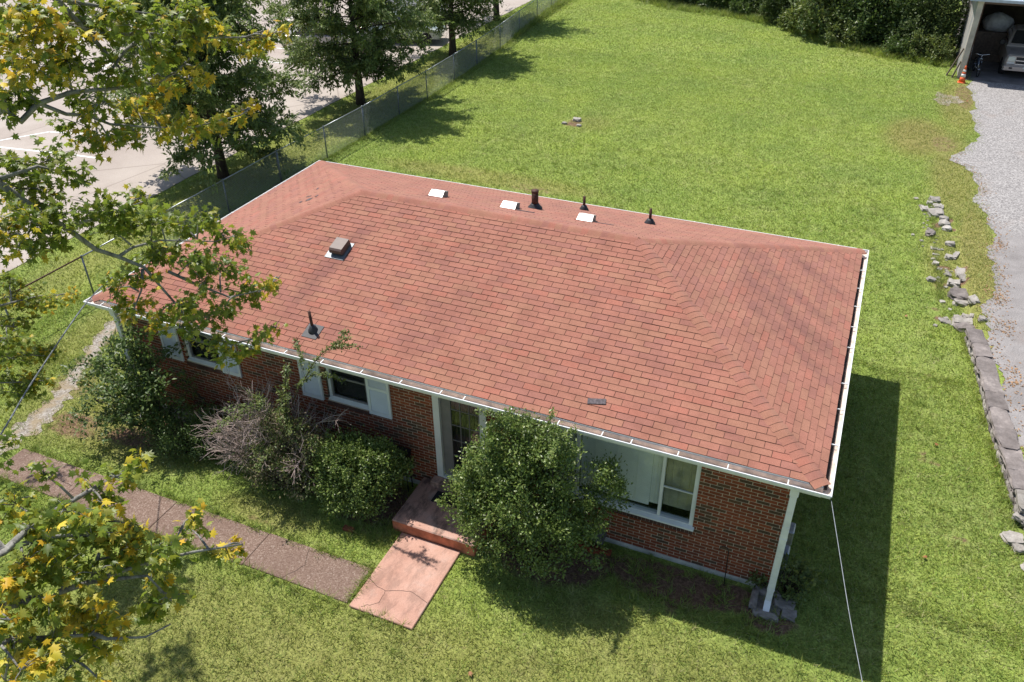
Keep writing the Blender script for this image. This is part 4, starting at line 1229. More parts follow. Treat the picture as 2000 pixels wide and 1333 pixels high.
for s in (-1, 1):
    b = MB(); q4 = [(s*.885,1.62,1.24),(s*.885,2.85,1.24),(s*.765,2.8,1.70),(s*.765,2.02,1.70)]; b.poly(q4 if s > 0 else q4[::-1]); b.build('side_window', M['car_glass'], tk)
    b = MB(); b.bevbox(min(s*.52,s*.86), max(s*.52,s*.86), -.02, .12, .78, 1.00, .03); b.build('headlight', M['lamp'], tk)
    b = MB(); b.bevbox(min(s*.55,s*.86), max(s*.55,s*.86), -.015, .1, .68, .765, .02); b.build('indicator', M['cone_white'], tk)
    b = MB(); b.bevbox(min(s*1.0,s*1.22), max(s*1.0,s*1.22), 1.55, 1.68, 1.16, 1.36, .03); b.build('mirror', M['plastic'], tk)
    b = MB(); b.bevbox(min(s*.58,s*.74), max(s*.58,s*.74), -.135, -.1, .47, .56, .015); b.build('fog_lamp', M['plastic'], tk)
    wheel(tk, s*.86, .85, .39, .26, s); wheel(tk, s*.86, 4.2, .39, .26, s)
b = MB(); b.box(-.51, .51, -.03, .05, .86, .985); b.box(-.51, .51, -.03, .05, .70, .82); gr_ = b.build('grille', M['plastic'], tk)
b = MB(); b.box(-.52, .52, -.045, .04, .822, .858); b.box(-.54, .54, -.04, .03, .66, .698); b.build('grille_bar', M['chrome'], gr_)
b = MB(); b.box(-.09, .09, -.062, -.046, .828, .852); b.box(-.04, .04, -.063, -.047, .812, .868); b.build('emblem', M['gold'], gr_)
b = MB(); b.bevbox(-.98, .98, -.13, .12, .40, .62, .05); b.bevbox(-.9, .9, -.11, .1, .622, .655, .02); b.build('bumper', M['paint_silver'], tk)
b = MB(); b.box(-.16, .16, -.136, -.131, .52, .60); b.build('licence_plate', M['cone_white'], tk)

def car(name, label, paint, loc, rz, L=4.5, hw=.88, H=1.45, van=False):
    c = empty(name, label, 'van' if van else 'car', loc, rz, 'cars in the parking lot')
    b = MB()
    if van:
        loft(b, [sec(0,.85,.45,.95,.1), sec(.15,.95,.32,1.15,.12), sec(.9,.98,.28,1.3,.12), sec(1.7,.98,.28,H*.98,.2,.82), sec(L-.2,.98,.28,H,.2,.84), sec(L,.94,.4,H*.95,.2,.82)])
    else:
        loft(b, [sec(0,hw*.88,.42,.66,.1), sec(.15,hw*.97,.28,.78,.1), sec(1.2,hw,.24,.92,.1,hw*.95), sec(L*.5,hw,.24,.95,.1,hw*.96), sec(L-.7,hw,.26,.98,.1,hw*.94), sec(L-.1,hw*.95,.34,.9,.1), sec(L,hw*.86,.45,.72,.1)])
    b.build('body', M[paint], c)
    if not van:
        b = MB(); loft(b, [sec(1.15,hw*.9,.90,.93,.03,hw*.88), sec(1.95,hw*.84,.93,H-.03,.1,hw*.66), sec(2.9,hw*.84,.93,H,.1,hw*.66), sec(3.9,hw*.88,.94,1.0,.04,hw*.84)]); b.build('cabin', M['car_glass'], c)
        b = MB(); b.quad((-hw*.6,1.98,H+.004),(hw*.6,1.98,H+.004),(hw*.6,2.88,H+.012),(-hw*.6,2.88,H+.012)); b.box(-hw*.62, hw*.62, 1.95, 2.92, H-.05, H+.003); b.build('roof', M[paint], c)
    else:
        b = MB(); b.quad((-.74,.98,1.36),(.74,.98,1.36),(.68,1.62,H*.93),(-.68,1.62,H*.93)); b.build('windscreen', M['car_glass'], c)
        for s in (-1, 1):
            b = MB(); b.box(min(s*.93,s*.99), max(s*.93,s*.99), 1.5, L-.5, 1.12, 1.5); b.build('side_window', M['car_glass'], c)
    for s in (-1, 1):
        wheel(c, s*(hw-.08), .85, .32, .2, s); wheel(c, s*(hw-.08), L-.9, .32, .2, s)
        b = MB(); b.bevbox(min(s*.45,s*.78), max(s*.45,s*.78), -.03, .12, .60, .72, .02); b.build('headlight', M['lamp'], c)
        b = MB(); b.bevbox(min(s*.5,s*.8), max(s*.5,s*.8), L-.1, L+.02, .65, .82, .02); b.build('tail_light', M['cone'], c)
        b = MB(); b.bevbox(min(s*(hw+.0),s*(hw+.17)), max(s*(hw+.0),s*(hw+.17)), 1.5, 1.62, .92, 1.06, .03); b.build('mirror', M[paint], c)
    return c
car('parked_car', 'pale green car in the lot behind the second fence tree', 'paint_car', (-22.75, 31.9, .02), math.radians(108))
car('parked_car', 'silver car in the lot glimpsed behind the middle of the second fence tree', 'paint_silver', (-25.5, 28.6, .02), math.radians(108))
car('parked_van', 'white van at the top edge of the parking lot', 'paint_white', (-25.5, 38.0, .02), math.radians(104), 5.0, .95, 2.0, True)

# --- things by the front wall
mb_ = empty('black_mailbox', 'small black metal box on thin legs against the brick wall by the step', 'mailbox', (-7.46, .30, 0))
b = MB(); b.bevbox(-.17, .17, -.10, .12, .62, .90, .02); b.build('box', M['black'], mb_)
for s in (-1, 1):
    b = MB(); b.tube([(s*.14,-.07,.0),(s*.14,-.07,.63)], .012, 6); b.build('leg', M['black'], mb_)
    b = MB(); b.tube([(s*.14,.09,.0),(s*.14,.09,.63)], .012, 6); b.build('leg', M['black'], mb_)
b = MB(); b.hexa([(-.18,-.12,.895),(.18,-.12,.895),(.18,.13,.93),(-.18,.13,.93),(-.18,-.12,.91),(.18,-.12,.91),(.18,.13,.945),(-.18,.13,.945)]); b.build('lid', M['black'], mb_)
b = MB(); b.bevbox(-6.66, -5.98, -.06, .23, .272, .286, .004); tag(b.build('door_mat', M['asphalt_mat']), 'black door mat lying on the pink porch step', 'mat')
# crawl space well: brick kerb and a bent corrugated cover
M['cover'] = simple('corrugated_cover', (.16, .165, .165), .5, .4, var=.35, scale=6)
cw = empty('crawl_space_cover', 'bent grey metal cover over a brick well below the picture window', 'cover', (-3.62, .25, 0))
for i in range(4):
    for j in range(2):
        b = MB(); b.box(-.42+i*.21, -.42+i*.21+.2, -.12, -.02, .0+j*.07, .06+j*.07); b.build('brick', M['brick'], cw)
b = MB(); n = 28; prev = None
for i in range(n+1):
    a_ = math.pi*(.12+.72*i/n); r1 = .30+.012*math.cos(i*2.4)
    p0, p1 = (-.02-r1*math.cos(a_)*1.0, -.13, .06+r1*math.sin(a_)), (-.02-r1*math.cos(a_), .22, .08+r1*math.sin(a_))
    if prev: b.quad(prev[0], p0, p1, prev[1]); b.quad(prev[1], p1, (p1[0],p1[1],p1[2]-.006), (prev[1][0],prev[1][1],prev[1][2]-.006))
    prev = (p0, p1)
b.build('cover_sheet', M['cover'], cw, False)
# black garden hook
gh = MB(); gh.tube([(-1.24,.33,-.02),(-1.27,.33,.80),(-1.30,.33,.88),(-1.36,.33,.90),(-1.41,.33,.86),(-1.42,.33,.78)], .008, 6)
tag(gh.build('garden_hook', M['black'], None, True), 'thin black garden hook stuck in the soil by the brick wall', 'hook')
# broken splash block under the downspout
sb = empty('splash_block', 'broken concrete trough under the white downspout', 'splash block', (-.5, .08, 0))
M['old_concrete'] = simple('old_concrete', (.27, .24, .215), .95, var=.4, scale=7, bump=.7, bscale=30)
for i, (x, y, w, d, h) in enumerate(((-.22,.10,.12,.42,.16),(-.02,.30,.42,.12,.17),(.26,.18,.34,.22,.14),(.06,-.14,.26,.12,.09),(.36,.02,.22,.2,.10),(-.12,-.12,.16,.12,.09))):
    o = bpy.data.objects.new('fragment', rock_mesh('fragment', w, d, h, M['old_concrete'], 800+i)); o.parent = sb; o.location = (x, y, h*.35); COL.objects.link(o)
b = MB(); b.box(-.16, .22, -.2, .26, .0, .02); b.build('trough', M['old_concrete'], sb)
# pale log by the left corner
b = MB(); pts = [(-13.45+i*.145, .30-.008*i+.02*math.sin(i), .15-.004*i) for i in range(12)]
b.tube(pts, [.085+.012*math.sin(i*1.9) for i in range(12)], 10); tag(b.build('log', M['bark_grey'], None, True), 'grey log lying along the foot of the wall under the left window', 'log')
b = MB(); b.bevbox(-7.95, -7.74, -1.12, -1.02, .0, .062, .004); tag(b.build('loose_brick', M['brick']), 'loose brick in the grass before the round left holly', 'brick')

# --- cables
def cable(name, pts, r, label, mat, n=28, sag=.0, twist=False):
    P = [Vector(p) for p in pts]; out = []
    for i in range(len(P)-1):
        for k in range(n):
            t = k/n; a = P[max(i-1,0)]; b0 = P[i]; c = P[i+1]; d = P[min(i+2,len(P)-1)]
            out.append(.5*((2*b0)+(c-a)*t+(2*a-5*b0+4*c-d)*t*t+(3*b0-a-3*c+d)*t*t*t))
    out.append(P[-1])
    b = MB()
    if twist:
        for s in (0, 2.1, 4.2):
            b.tube([p+Vector((math.cos(i*.9+s), 0, math.sin(i*.9+s)))*r*.8 for i, p in enumerate(out)], r*.75, 5)
    else: b.tube(out, r, 6)
    tag(b.build(name, mat, None, True), label, 'cable')
cable('service_cable', [(-14.33,.86,3.05),(-13.46,-.67,3.35),(-11.4,-3.35,4.0),(-10.04,-4.86,4.5),(-8.2,-6.9,5.3),(-5.0,-10.6,6.9)], .009, 'thick twisted grey service cable dropping past the left eave corner', M['galv_dark'], 20, twist=True)
cable('phone_cable', [(.005,.01,2.74),(.20,-1.05,2.80),(.40,-2.15,2.88),(.60,-3.2,3.0),(1.1,-6.0,3.4),(2.4,-13,4.6)], .0055, 'thin pale cable running from the right eave corner towards the street', M['galv'])

# ================================================================== VEGETATION
M['maple_green'] = leaf_mat('maple_leaf_green', [(.105,.160,.024),(.135,.195,.030),(.17,.225,.038),(.115,.170,.028),(.215,.26,.048)], .42, .46, .4, (.36,.46,.05))
M['maple_lime'] = leaf_mat('maple_leaf_lime', [(.23,.27,.036),(.28,.305,.042),(.20,.25,.036),(.33,.33,.05)], .45, .36, .35, (.42,.42,.04))
M['maple_gold'] = leaf_mat('maple_leaf_gold', [(.58,.44,.04),(.64,.48,.05),(.52,.44,.04),(.64,.39,.035),(.58,.47,.07)], .5, .38, .3, (.75,.60,.05))
M['holly'] = leaf_mat('holly_leaf', [(.115,.175,.042),(.155,.22,.054),(.195,.26,.066),(.13,.19,.046),(.25,.30,.085)], .34, .30, .45, (.16,.26,.03))
M['oak'] = leaf_mat('oak_leaf', [(.16,.22,.07),(.205,.26,.082),(.18,.235,.074),(.29,.32,.12),(.14,.19,.062)], .42, .40, .3, (.14,.22,.04))
M['shrub'] = leaf_mat('shrub_leaf', [(.070,.115,.032),(.090,.140,.040),(.115,.165,.050),(.075,.12,.032),(.15,.19,.062)], .42, .28, .35, (.18,.30,.05))
M['young'] = leaf_mat('young_leaf', [(.12,.17,.055),(.16,.20,.075),(.14,.18,.055),(.20,.22,.06),(.12,.17,.06)], .45, .32, .3, (.26,.33,.06))
M['brown_leaf'] = leaf_mat('brown_shrub_leaf', [(.21,.18,.10),(.16,.19,.07),(.25,.20,.13),(.14,.18,.06)], .55, .2, .2, (.24,.19,.07))
M['thicket'] = leaf_mat('thicket_leaf', [(.060,.095,.028),(.085,.120,.038),(.105,.145,.045),(.15,.185,.065),(.055,.09,.03)], .5, .28, .3, (.15,.22,.04))
M['dead_leaf'] = leaf_mat('fallen_leaf', [(.42,.11,.05),(.36,.16,.07),(.30,.15,.08)], .7, .1, .2)

LEAF_V = np.array([(0,0,0),(.26,.42,.05),(0,1,-.04),(-.26,.42,.05)], dtype=float); LEAF_F = np.array([(0,1,2),(0,2,3)])
NARROW_V = np.array([(0,0,0),(.13,.5,.03),(0,1,-.05),(-.13,.5,.03)], dtype=float)
half = [(.04,.02),(.33,-.10),(.22,.14),(.56,.36),(.27,.38),(.32,.62),(.12,.60)]
outl = half + [(0,1.0)] + [(-x, y) for x, y in half[::-1]]
MAPLE_V = np.array([(0,.27,0)] + [(x*.95, y, -.34*abs(x)-.28*max(0, y-.3)**2) for x, y in outl])
MAPLE_F = np.array([(0, i, i+1) for i in range(1, len(outl))] + [(0, len(outl), 1)])

CL= [[-7.7,-4.51,9.76,0.33,0.22,0.3,57],[-7.75,-4.27,9.58,0.39,0.25,0.8,79],[-8.22,-4.23,9.35,0.35,0.24,0.7,66],[-7.94,-3.97,9.46,0.23,0.29,0.8,54],[-7.68,-4.55,9.29,0.33,0.28,0.3,73],[-7.81,-4.07,9.21,0.35,0.23,0.15,64],[-7.75,-3.71,9.51,0.35,0.26,0.3,73],[-7.44,-3.67,9.58,0.34,0.23,0.2,62],[-7.97,-3.66,9.58,0.36,0.24,0.1,68],[-7.29,-3.49,9.41,0.34,0.23,0.2,63],[-7.34,-3.06,9.46,0.36,0.24,0.15,67],[-7.29,-2.77,9.36,0.24,0.24,0.4,46],[-7.29,-2.95,9.29,0.24,0.18,0.3,34],[-7.57,-3.22,9.13,0.3,0.24,0.2,57],[-7.31,-2.5,9.14,0.31,0.19,0.3,46],[-7.31,-2.19,8.99,0.25,0.16,0.5,32],[-6.77,-2.4,9.17,0.27,0.12,0.6,26],[-6.88,-2.03,9.1,0.13,0.09,0.8,9],[-7.53,-2.96,9.12,0.24,0.18,0.2,35],[-7.15,-3.07,8.92,0.18,0.15,0.7,21],[-7.05,-3.4,8.94,0.23,0.14,0.6,26],[-7.81,-3.07,8.8,0.31,0.19,0.1,46],[-7.49,-3.67,9.04,0.23,0.23,0.2,43],[-7.61,-3.87,9.08,0.23,0.17,0.15,32],[-8.05,-3.76,8.75,0.24,0.18,0.1,35],[-8.07,-4.5,9.01,0.29,0.2,0.05,46],[-8.01,-4.66,8.99,0.17,0.17,0.05,23],[-8.04,-3.97,8.91,0.24,0.15,0.1,28],[-7.43,-4.18,8.87,0.22,0.17,0.3,30],[-7.95,-4.05,8.59,0.24,0.15,0.1,28],[-7.64,-4.12,8.47,0.2,0.14,0.7,23],[-7.42,-4.18,8.57,0.2,0.14,0.4,22],[-7.67,-3.51,8.56,0.24,0.18,0.7,34],[-7.81,-3.26,8.55,0.19,0.15,0.8,23],[-7.37,-3.86,8.47,0.2,0.14,0.3,23],[-7.52,-3.38,8.35,0.24,0.15,0.5,29],[-7.26,-3.43,8.51,0.18,0.12,0.7,16],[-7.43,-3.04,8.25,0.25,0.15,0.5,30],[-7.34,-2.89,8.3,0.19,0.15,0.6,23],[-6.95,-3.09,8.36,0.21,0.12,0.6,19],[-7.21,-2.52,8.29,0.19,0.13,0.7,19],[-7.05,-2.51,8.39,0.12,0.09,0.9,9],[-7.73,-3.64,8.44,0.18,0.12,0.2,17],[-8.95,-3.86,7.94,0.46,0.26,0.05,97],[-8.58,-3.8,7.86,0.26,0.19,0.05,40],[-8.93,-4.2,7.78,0.39,0.26,0.2,81],[-9.06,-4.14,7.97,0.26,0.2,0.1,41],[-8.42,-4.56,7.66,0.43,0.25,0.2,85],[-8.97,-4.47,7.35,0.26,0.33,0.5,68],[-8.55,-4.11,7.51,0.38,0.19,0.05,59],[-8.49,-3.69,7.4,0.39,0.23,0.05,72],[-8.15,-3.59,7.36,0.32,0.23,0.1,58],[-8.46,-3.05,7.3,0.2,0.17,0.3,27],[-8.12,-3.31,7.11,0.4,0.23,0.1,73],[-8.35,-2.73,6.81,0.35,0.21,0.1,58],[-7.88,-2.83,7.01,0.27,0.17,0.15,36],[-7.91,-2.52,6.69,0.35,0.17,0.1,48],[-7.71,-2.5,6.61,0.21,0.14,0.3,22],[-8.49,-3.59,7.07,0.33,0.2,0.1,53],[-8.41,-4.42,7.37,0.31,0.19,0.1,47],[-8.43,-4.66,7.36,0.25,0.12,0.4,24],[-8.26,-2.99,6.6,0.35,0.21,0.4,57],[-8.36,-3.23,6.62,0.27,0.21,0.1,45],[-8.25,-3.56,6.49,0.27,0.17,0.5,36],[-8.55,-3.63,6.35,0.27,0.21,0.3,45],[-7.8,-3.14,6.61,0.33,0.23,0.1,62],[-8.0,-2.57,6.15,0.35,0.25,0.1,70],[-7.68,-3.18,6.35,0.27,0.17,0.2,35],[-7.88,-2.42,5.78,0.29,0.18,0.1,41],[-7.58,-2.48,5.81,0.21,0.14,0.2,23],[-7.52,-2.32,5.89,0.21,0.14,0.7,24],[-7.63,-1.92,5.78,0.11,0.09,0.9,7],[-8.37,-3.71,6.15,0.27,0.2,0.6,44],[-8.23,-3.5,5.96,0.28,0.21,0.4,45],[-7.67,-3.58,6.24,0.33,0.2,0.2,51],[-7.72,-3.27,5.91,0.34,0.17,0.15,46],[-7.67,-3.74,6.04,0.26,0.16,0.2,34],[-7.48,-3.46,5.63,0.34,0.17,0.3,45],[-7.37,-3.36,5.44,0.24,0.14,0.3,25],[-7.64,-2.79,5.17,0.25,0.14,0.2,28],[-7.16,-2.93,5.58,0.2,0.12,0.3,20],[-7.18,-2.66,5.53,0.1,0.07,0.3,5],[-7.69,-2.94,5.88,0.21,0.14,0.2,22],[-12.97,-2.16,4.77,0.39,0.15,0.2,46],[-13.02,-2.28,4.49,0.49,0.25,0.3,97],[-12.58,-2.14,4.41,0.49,0.19,0.3,75],[-12.07,-2.13,4.56,0.38,0.14,0.4,42],[-12.14,-1.75,4.44,0.14,0.12,0.8,13],[-12.71,-2.5,4.24,0.39,0.24,0.2,75],[-12.26,-2.99,4.3,0.37,0.23,0.2,69],[-12.59,-2.24,4.37,0.39,0.15,0.5,45],[-12.39,-3.0,3.88,0.38,0.19,0.3,58],[-12.38,-2.66,3.77,0.39,0.19,0.4,59],[-12.28,-2.42,3.7,0.19,0.15,0.4,22],[-12.51,-3.07,3.45,0.39,0.24,0.2,75],[-12.24,-2.91,3.46,0.34,0.19,0.5,51],[-12.29,-3.13,3.29,0.48,0.19,0.1,74],[-11.9,-2.93,3.52,0.14,0.14,0.4,16],[-5.87,-6.11,6.49,0.15,0.1,0.2,11],[-5.69,-6.45,6.67,0.19,0.12,0.2,17],[-5.97,-6.51,6.51,0.19,0.12,0.1,18],[-6.19,-6.7,6.73,0.12,0.12,0.1,11],[-6.35,-6.92,6.55,0.24,0.15,0.1,28],[-6.01,-7.07,6.57,0.28,0.16,0.1,37],[-5.71,-6.93,6.73,0.27,0.16,0.1,34],[-5.93,-6.55,6.35,0.19,0.15,0.4,22],[-5.72,-6.62,6.52,0.09,0.09,0.7,7],[-6.09,-6.86,6.16,0.3,0.2,0.1,46],[-5.92,-7.26,6.4,0.28,0.19,0.3,42],[-5.9,-7.43,6.36,0.19,0.19,0.7,27],[-6.23,-7.18,6.06,0.2,0.15,0.5,23],[-5.79,-6.78,6.27,0.24,0.19,0.1,36],[-5.63,-6.59,6.15,0.24,0.17,0.5,32],[-5.63,-6.5,6.18,0.14,0.1,0.7,11],[-5.68,-6.71,6.0,0.24,0.15,0.3,28],[-5.34,-6.62,6.12,0.19,0.14,0.1,21],[-5.52,-6.05,5.92,0.13,0.13,0.3,12],[-5.67,-5.95,5.6,0.16,0.13,0.1,16],[-5.47,-6.31,5.71,0.2,0.13,0.1,20],[-5.44,-6.07,5.51,0.21,0.1,0.2,16],[-5.41,-5.85,5.3,0.16,0.1,0.5,12],[-5.3,-5.75,5.35,0.11,0.08,0.8,6],[-5.58,-6.43,5.56,0.2,0.13,0.1,20],[-5.62,-6.55,5.47,0.15,0.15,0.3,18],[-5.52,-6.57,5.33,0.21,0.15,0.1,25],[-5.2,-6.68,5.68,0.14,0.1,0.1,11],[-5.86,-7.06,6.17,0.29,0.19,0.1,44],[-5.64,-6.94,6.08,0.24,0.14,0.1,27],[-5.67,-7.33,6.18,0.23,0.14,0.1,25],[-5.7,-7.2,5.78,0.24,0.15,0.5,28],[-5.51,-7.12,5.91,0.19,0.14,0.6,21],[-5.61,-7.08,5.61,0.2,0.15,0.6,23],[-5.74,-7.3,5.81,0.15,0.1,0.4,11],[-5.63,-7.66,6.35,0.18,0.13,0.3,19],[-5.76,-7.63,6.03,0.23,0.14,0.3,26],[-5.62,-7.48,5.9,0.24,0.14,0.2,26],[-5.64,-7.21,5.5,0.2,0.15,0.2,23],[-5.44,-7.83,6.09,0.23,0.14,0.8,24],[-5.48,-7.7,6.02,0.14,0.11,0.6,12],[-5.54,-7.51,5.61,0.19,0.12,0.1,18],[-5.34,-7.43,5.52,0.12,0.07,0.9,6],[-5.79,-7.81,5.74,0.19,0.1,0.5,14],[-11.92,-3.19,6.06,0.5,0.4,0.2,26],[-12.71,-3.11,5.18,0.5,0.4,0.2,26],[-15.01,-2.21,3.36,0.5,0.4,0.2,26],[-13.58,-2.02,5.74,0.5,0.4,0.2,26],[-15.4,-1.81,4.54,0.5,0.4,0.2,26],[-16.3,-0.82,5.07,0.5,0.4,0.2,26],[-16.52,-1.33,4.93,0.5,0.4,0.2,26],[-12.01,-2.57,7.18,0.5,0.4,0.2,26],[-12.34,-2.72,7.9,0.5,0.4,0.2,26],[-14.62,-1.43,6.15,0.5,0.4,0.2,26],[-10.46,-3.24,8.69,0.5,0.4,0.2,26],[-10.62,-3.34,9.1,0.5,0.4,0.2,26],[-10.9,-4.76,4.92,0.5,0.4,0.2,26],[-9.04,-5.76,5.3,0.5,0.4,0.2,26],[-8.24,-6.64,5.48,0.5,0.4,0.2,26],[-7.18,-7.26,5.53,0.5,0.4,0.2,26],[-10.02,-5.79,4.83,0.5,0.4,0.2,26],[-11.29,-4.96,5.43,0.5,0.4,0.2,26],[-11.66,-4.52,6.59,0.5,0.4,0.2,26],[-11.71,-3.82,7.66,0.5,0.4,0.2,26],[-14.02,-2.78,3.32,0.5,0.4,0.2,26],[-14.12,-2.37,3.88,0.5,0.4,0.2,26]]
BR= [[[-8.16,-5.35,8.69],[-8.05,-4.72,8.91],[-8.0,-4.62,8.79],[-7.94,-4.4,8.88],[-7.84,-4.08,8.94],[-7.68,-3.71,8.89],[-7.49,-3.33,8.85],[-7.39,-3.11,8.93],[-7.31,-2.93,9.06]],[[-7.94,-4.4,8.89],[-7.86,-4.23,8.76],[-7.77,-4.04,8.65],[-7.68,-3.89,8.53],[-7.46,-3.47,8.4],[-7.27,-3.15,8.35],[-7.04,-2.75,8.39],[-6.97,-2.61,8.43]],[[-7.94,-4.4,8.89],[-8.0,-4.5,9.05],[-8.02,-4.51,9.21],[-8.02,-4.39,9.54]],[[-8.04,-4.4,10.46],[-7.85,-3.88,9.72],[-7.77,-3.76,9.39],[-7.71,-3.67,9.21],[-7.65,-3.59,9.05],[-7.6,-3.59,8.76]],[[-7.77,-3.76,9.39],[-7.53,-3.27,9.29],[-7.25,-2.79,9.19],[-6.89,-2.26,9.11]],[[-7.85,-3.88,9.72],[-7.64,-3.41,9.56],[-7.3,-2.83,9.37]],[[-7.57,-3.35,9.27],[-7.64,-3.52,9.17],[-7.69,-3.71,9.0],[-7.71,-3.85,8.76],[-7.64,-3.73,8.67]],[[-8.93,-4.9,8.64],[-8.8,-4.47,8.0],[-8.7,-4.26,7.65],[-8.58,-4.05,7.34],[-8.46,-3.88,7.02],[-8.36,-3.72,6.84],[-8.23,-3.54,6.62],[-8.1,-3.47,6.34],[-7.96,-3.42,6.03],[-7.84,-3.45,5.75],[-7.78,-3.44,5.62]],[[-8.36,-3.72,6.84],[-8.32,-3.53,6.91],[-8.19,-3.19,6.86],[-7.9,-2.64,6.66],[-7.73,-2.33,6.63]],[[-8.1,-3.3,6.49],[-7.92,-3.08,6.25],[-7.67,-2.79,5.96],[-7.49,-2.47,5.91],[-7.38,-2.18,6.0]],[[-7.85,-3.43,5.78],[-7.55,-3.09,5.44],[-7.38,-2.77,5.4],[-7.28,-2.53,5.45]],[[-8.58,-4.05,7.34],[-8.48,-3.66,7.33],[-8.33,-3.19,7.32]],[[-8.8,-4.47,8.0],[-8.72,-4.04,7.99],[-8.63,-3.77,7.84]],[[-8.7,-4.26,7.65],[-8.68,-4.42,7.44],[-8.69,-4.66,7.3]],[[-8.23,-3.54,6.62],[-8.2,-3.71,6.41],[-8.19,-3.86,6.24]],[[-13.58,-3.34,5.47],[-12.74,-2.62,4.58],[-12.46,-2.19,4.56],[-12.14,-1.79,4.47]],[[-13.14,-3.41,4.52],[-12.58,-3.01,3.94],[-12.18,-2.58,3.72]],[[-13.21,-3.5,4.56],[-12.48,-3.24,3.57],[-12.12,-2.83,3.39]],[[-13.58,-3.34,5.47],[-12.67,-2.8,4.28],[-12.5,-2.59,4.2]],[[-6.07,-8.12,6.52],[-5.85,-7.33,6.1],[-5.79,-7.16,6.03],[-5.72,-6.96,5.96],[-5.56,-6.57,5.83],[-5.51,-6.3,5.86],[-5.5,-6.15,5.91]],[[-5.56,-6.57,5.83],[-5.38,-6.24,5.73],[-5.15,-5.91,5.58]],[[-5.98,-8.18,6.36],[-5.82,-7.71,6.03],[-5.72,-7.51,5.89],[-5.56,-7.21,5.69],[-5.56,-7.1,5.7]],[[-5.72,-7.51,5.89],[-5.64,-7.5,5.77],[-5.53,-7.46,5.62],[-5.52,-7.33,5.62]],[[-5.56,-7.21,5.69],[-5.49,-7.15,5.6],[-5.33,-6.95,5.44],[-5.26,-6.75,5.4]],[[-6.12,-7.91,6.57],[-6.09,-7.31,6.49],[-6.07,-6.97,6.51],[-5.98,-6.51,6.5],[-5.94,-6.3,6.5],[-5.84,-6.06,6.46]],[[-5.72,-6.96,5.96],[-5.78,-6.74,6.1],[-5.88,-6.5,6.33]],[[-5.72,-6.96,5.96],[-5.5,-6.63,5.74],[-5.33,-6.62,5.52]],[[-6.09,-7.31,6.49],[-6.03,-7.1,6.43],[-5.97,-6.89,6.36],[-5.85,-6.74,6.21]]]

# --- the maple whose limbs reach into the frame from the left
MO = Vector((-13.2, -5.2, 0))
maple = empty('maple_tree', 'large maple turning gold whose branches hang in from the left', 'tree', MO)
def mpart(o, kind=None):
    o.parent = maple; o.matrix_parent_inverse = Matrix.Translation(-MO)
    if kind: o['kind'] = kind
    return o
b = MB()
tp = [(-13.2,-5.2,-.1),(-13.15,-5.2,1.0),(-13.2,-5.15,3),(-13.05,-5.1,5),(-12.95,-5.15,7),(-13.0,-5.0,9.5),(-12.9,-5.1,12)]
b.tube(tp, [.42,.34,.30,.27,.23,.16,.06], 12)
for pl in BR:
    P = [Vector(p) for p in pl]
    if (P[0]-CAM).dot(RGT) < -.618*(P[0]-CAM).dot(FWD):          # starts off the left edge: grow it from the trunk
        z0 = max(2.5, min(10.5, P[0].z-1.2)); s = Vector((-13.05, -5.1, z0))
        mid = s.lerp(P[0], .5)+Vector((0,0,.35)); P = [s, mid]+P; r0 = .05
    else: r0 = .022
    n = len(P); rad = [max(.007, r0*(1-.9*i/(n-1))) for i in range(n)]
    for i in range(1, n-1): P[i] = P[i]+Vector((random.uniform(-.03,.03), random.uniform(-.03,.03), random.uniform(-.03,.03)))
    b.tube(P, rad, 7)
nodes = np.array([p for pl in BR for p in pl])
dense = []
for pl in BR:
    for i in range(len(pl)-1):
        for t in (0, .33, .66): dense.append([pl[i][k]*(1-t)+pl[i+1][k]*t for k in range(3)])
dense = np.array(dense)
lp, la, ln, ls, lm = [], [], [], [], []
for ci, (cx, cy, cz, rx, ry, ye, nl) in enumerate(CL):
    if ci >= len(CL)-22: nl, rx, ry = nl*2, rx*1.4, ry*1.3       # limbs off the left edge that shade the walk
    c = np.array([cx, cy, cz]); dd = np.linalg.norm(dense-c, axis=1); a = dense[dd.argmin()]
    if dd.min() > 1.6: a = np.array([cx-.5, cy-.4, cz+.5])
    mid = (a+c)/2+np.array([0,0,.10*dd.min()])
    b.tube([tuple(a), tuple(mid), tuple(c)], [.013,.010,.006], 5)
    if (Vector(c)-CAM).length < 9.0: nl = int(nl*1.15); ye = min(.95, ye+.16)
    k = max(3, nl//6)
    for t in range(k):
        # a twig inside the clump with leaves set along it
        u = rng.normal(size=3); u /= np.linalg.norm(u)
        off = np.array(RGT)*u[0]*rx + np.array(UPV)*u[1]*ry + np.array(FWD)*u[2]*min(.42, rx)
        e = c+off*rng.uniform(.55, 1.1)
        b.tube([tuple(c+(e-c)*.05), tuple((c+e)/2+np.array([0,0,.03])), tuple(e)], [.005,.004,.002], 4)
        for q_ in range(max(3, int(math.ceil(2.15*nl/k)))):
            s = rng.uniform(.3, 1.1); p = c+(e-c)*s+rng.normal(size=3)*.045
            d = (e-c)*.8+rng.normal(size=3)*.22; d[2] -= rng.uniform(.05, .30)
            lp.append(p); la.append(d); nn = rng.normal(size=3)*.45+np.array([-.2,-.05,1.0]); ln.append(nn)
            ls.append(rng.uniform(.055, .115)); r_ = rng.random()
            lm.append(2 if r_ < max(0, ye-.14)*.95 else (1 if r_ < ye*1.0+.16 else 0))
mpart(b.build('trunk', M['bark_grey'], None, True))
lp, la, ln, ls, lm = map(np.array, (lp, la, ln, ls, lm))
dist = np.linalg.norm(lp-np.array(CAM), axis=1)
rel = lp-np.array(CAM); inv = (np.abs(rel@np.array(RGT)) < .61*(rel@np.array(FWD))) & (np.abs(rel@np.array(UPV)) < .40*(rel@np.array(FWD)))
order = np.argsort(np.where(inv, dist/ls, 1e9)); near = order[:300]; far_ = order[300:]
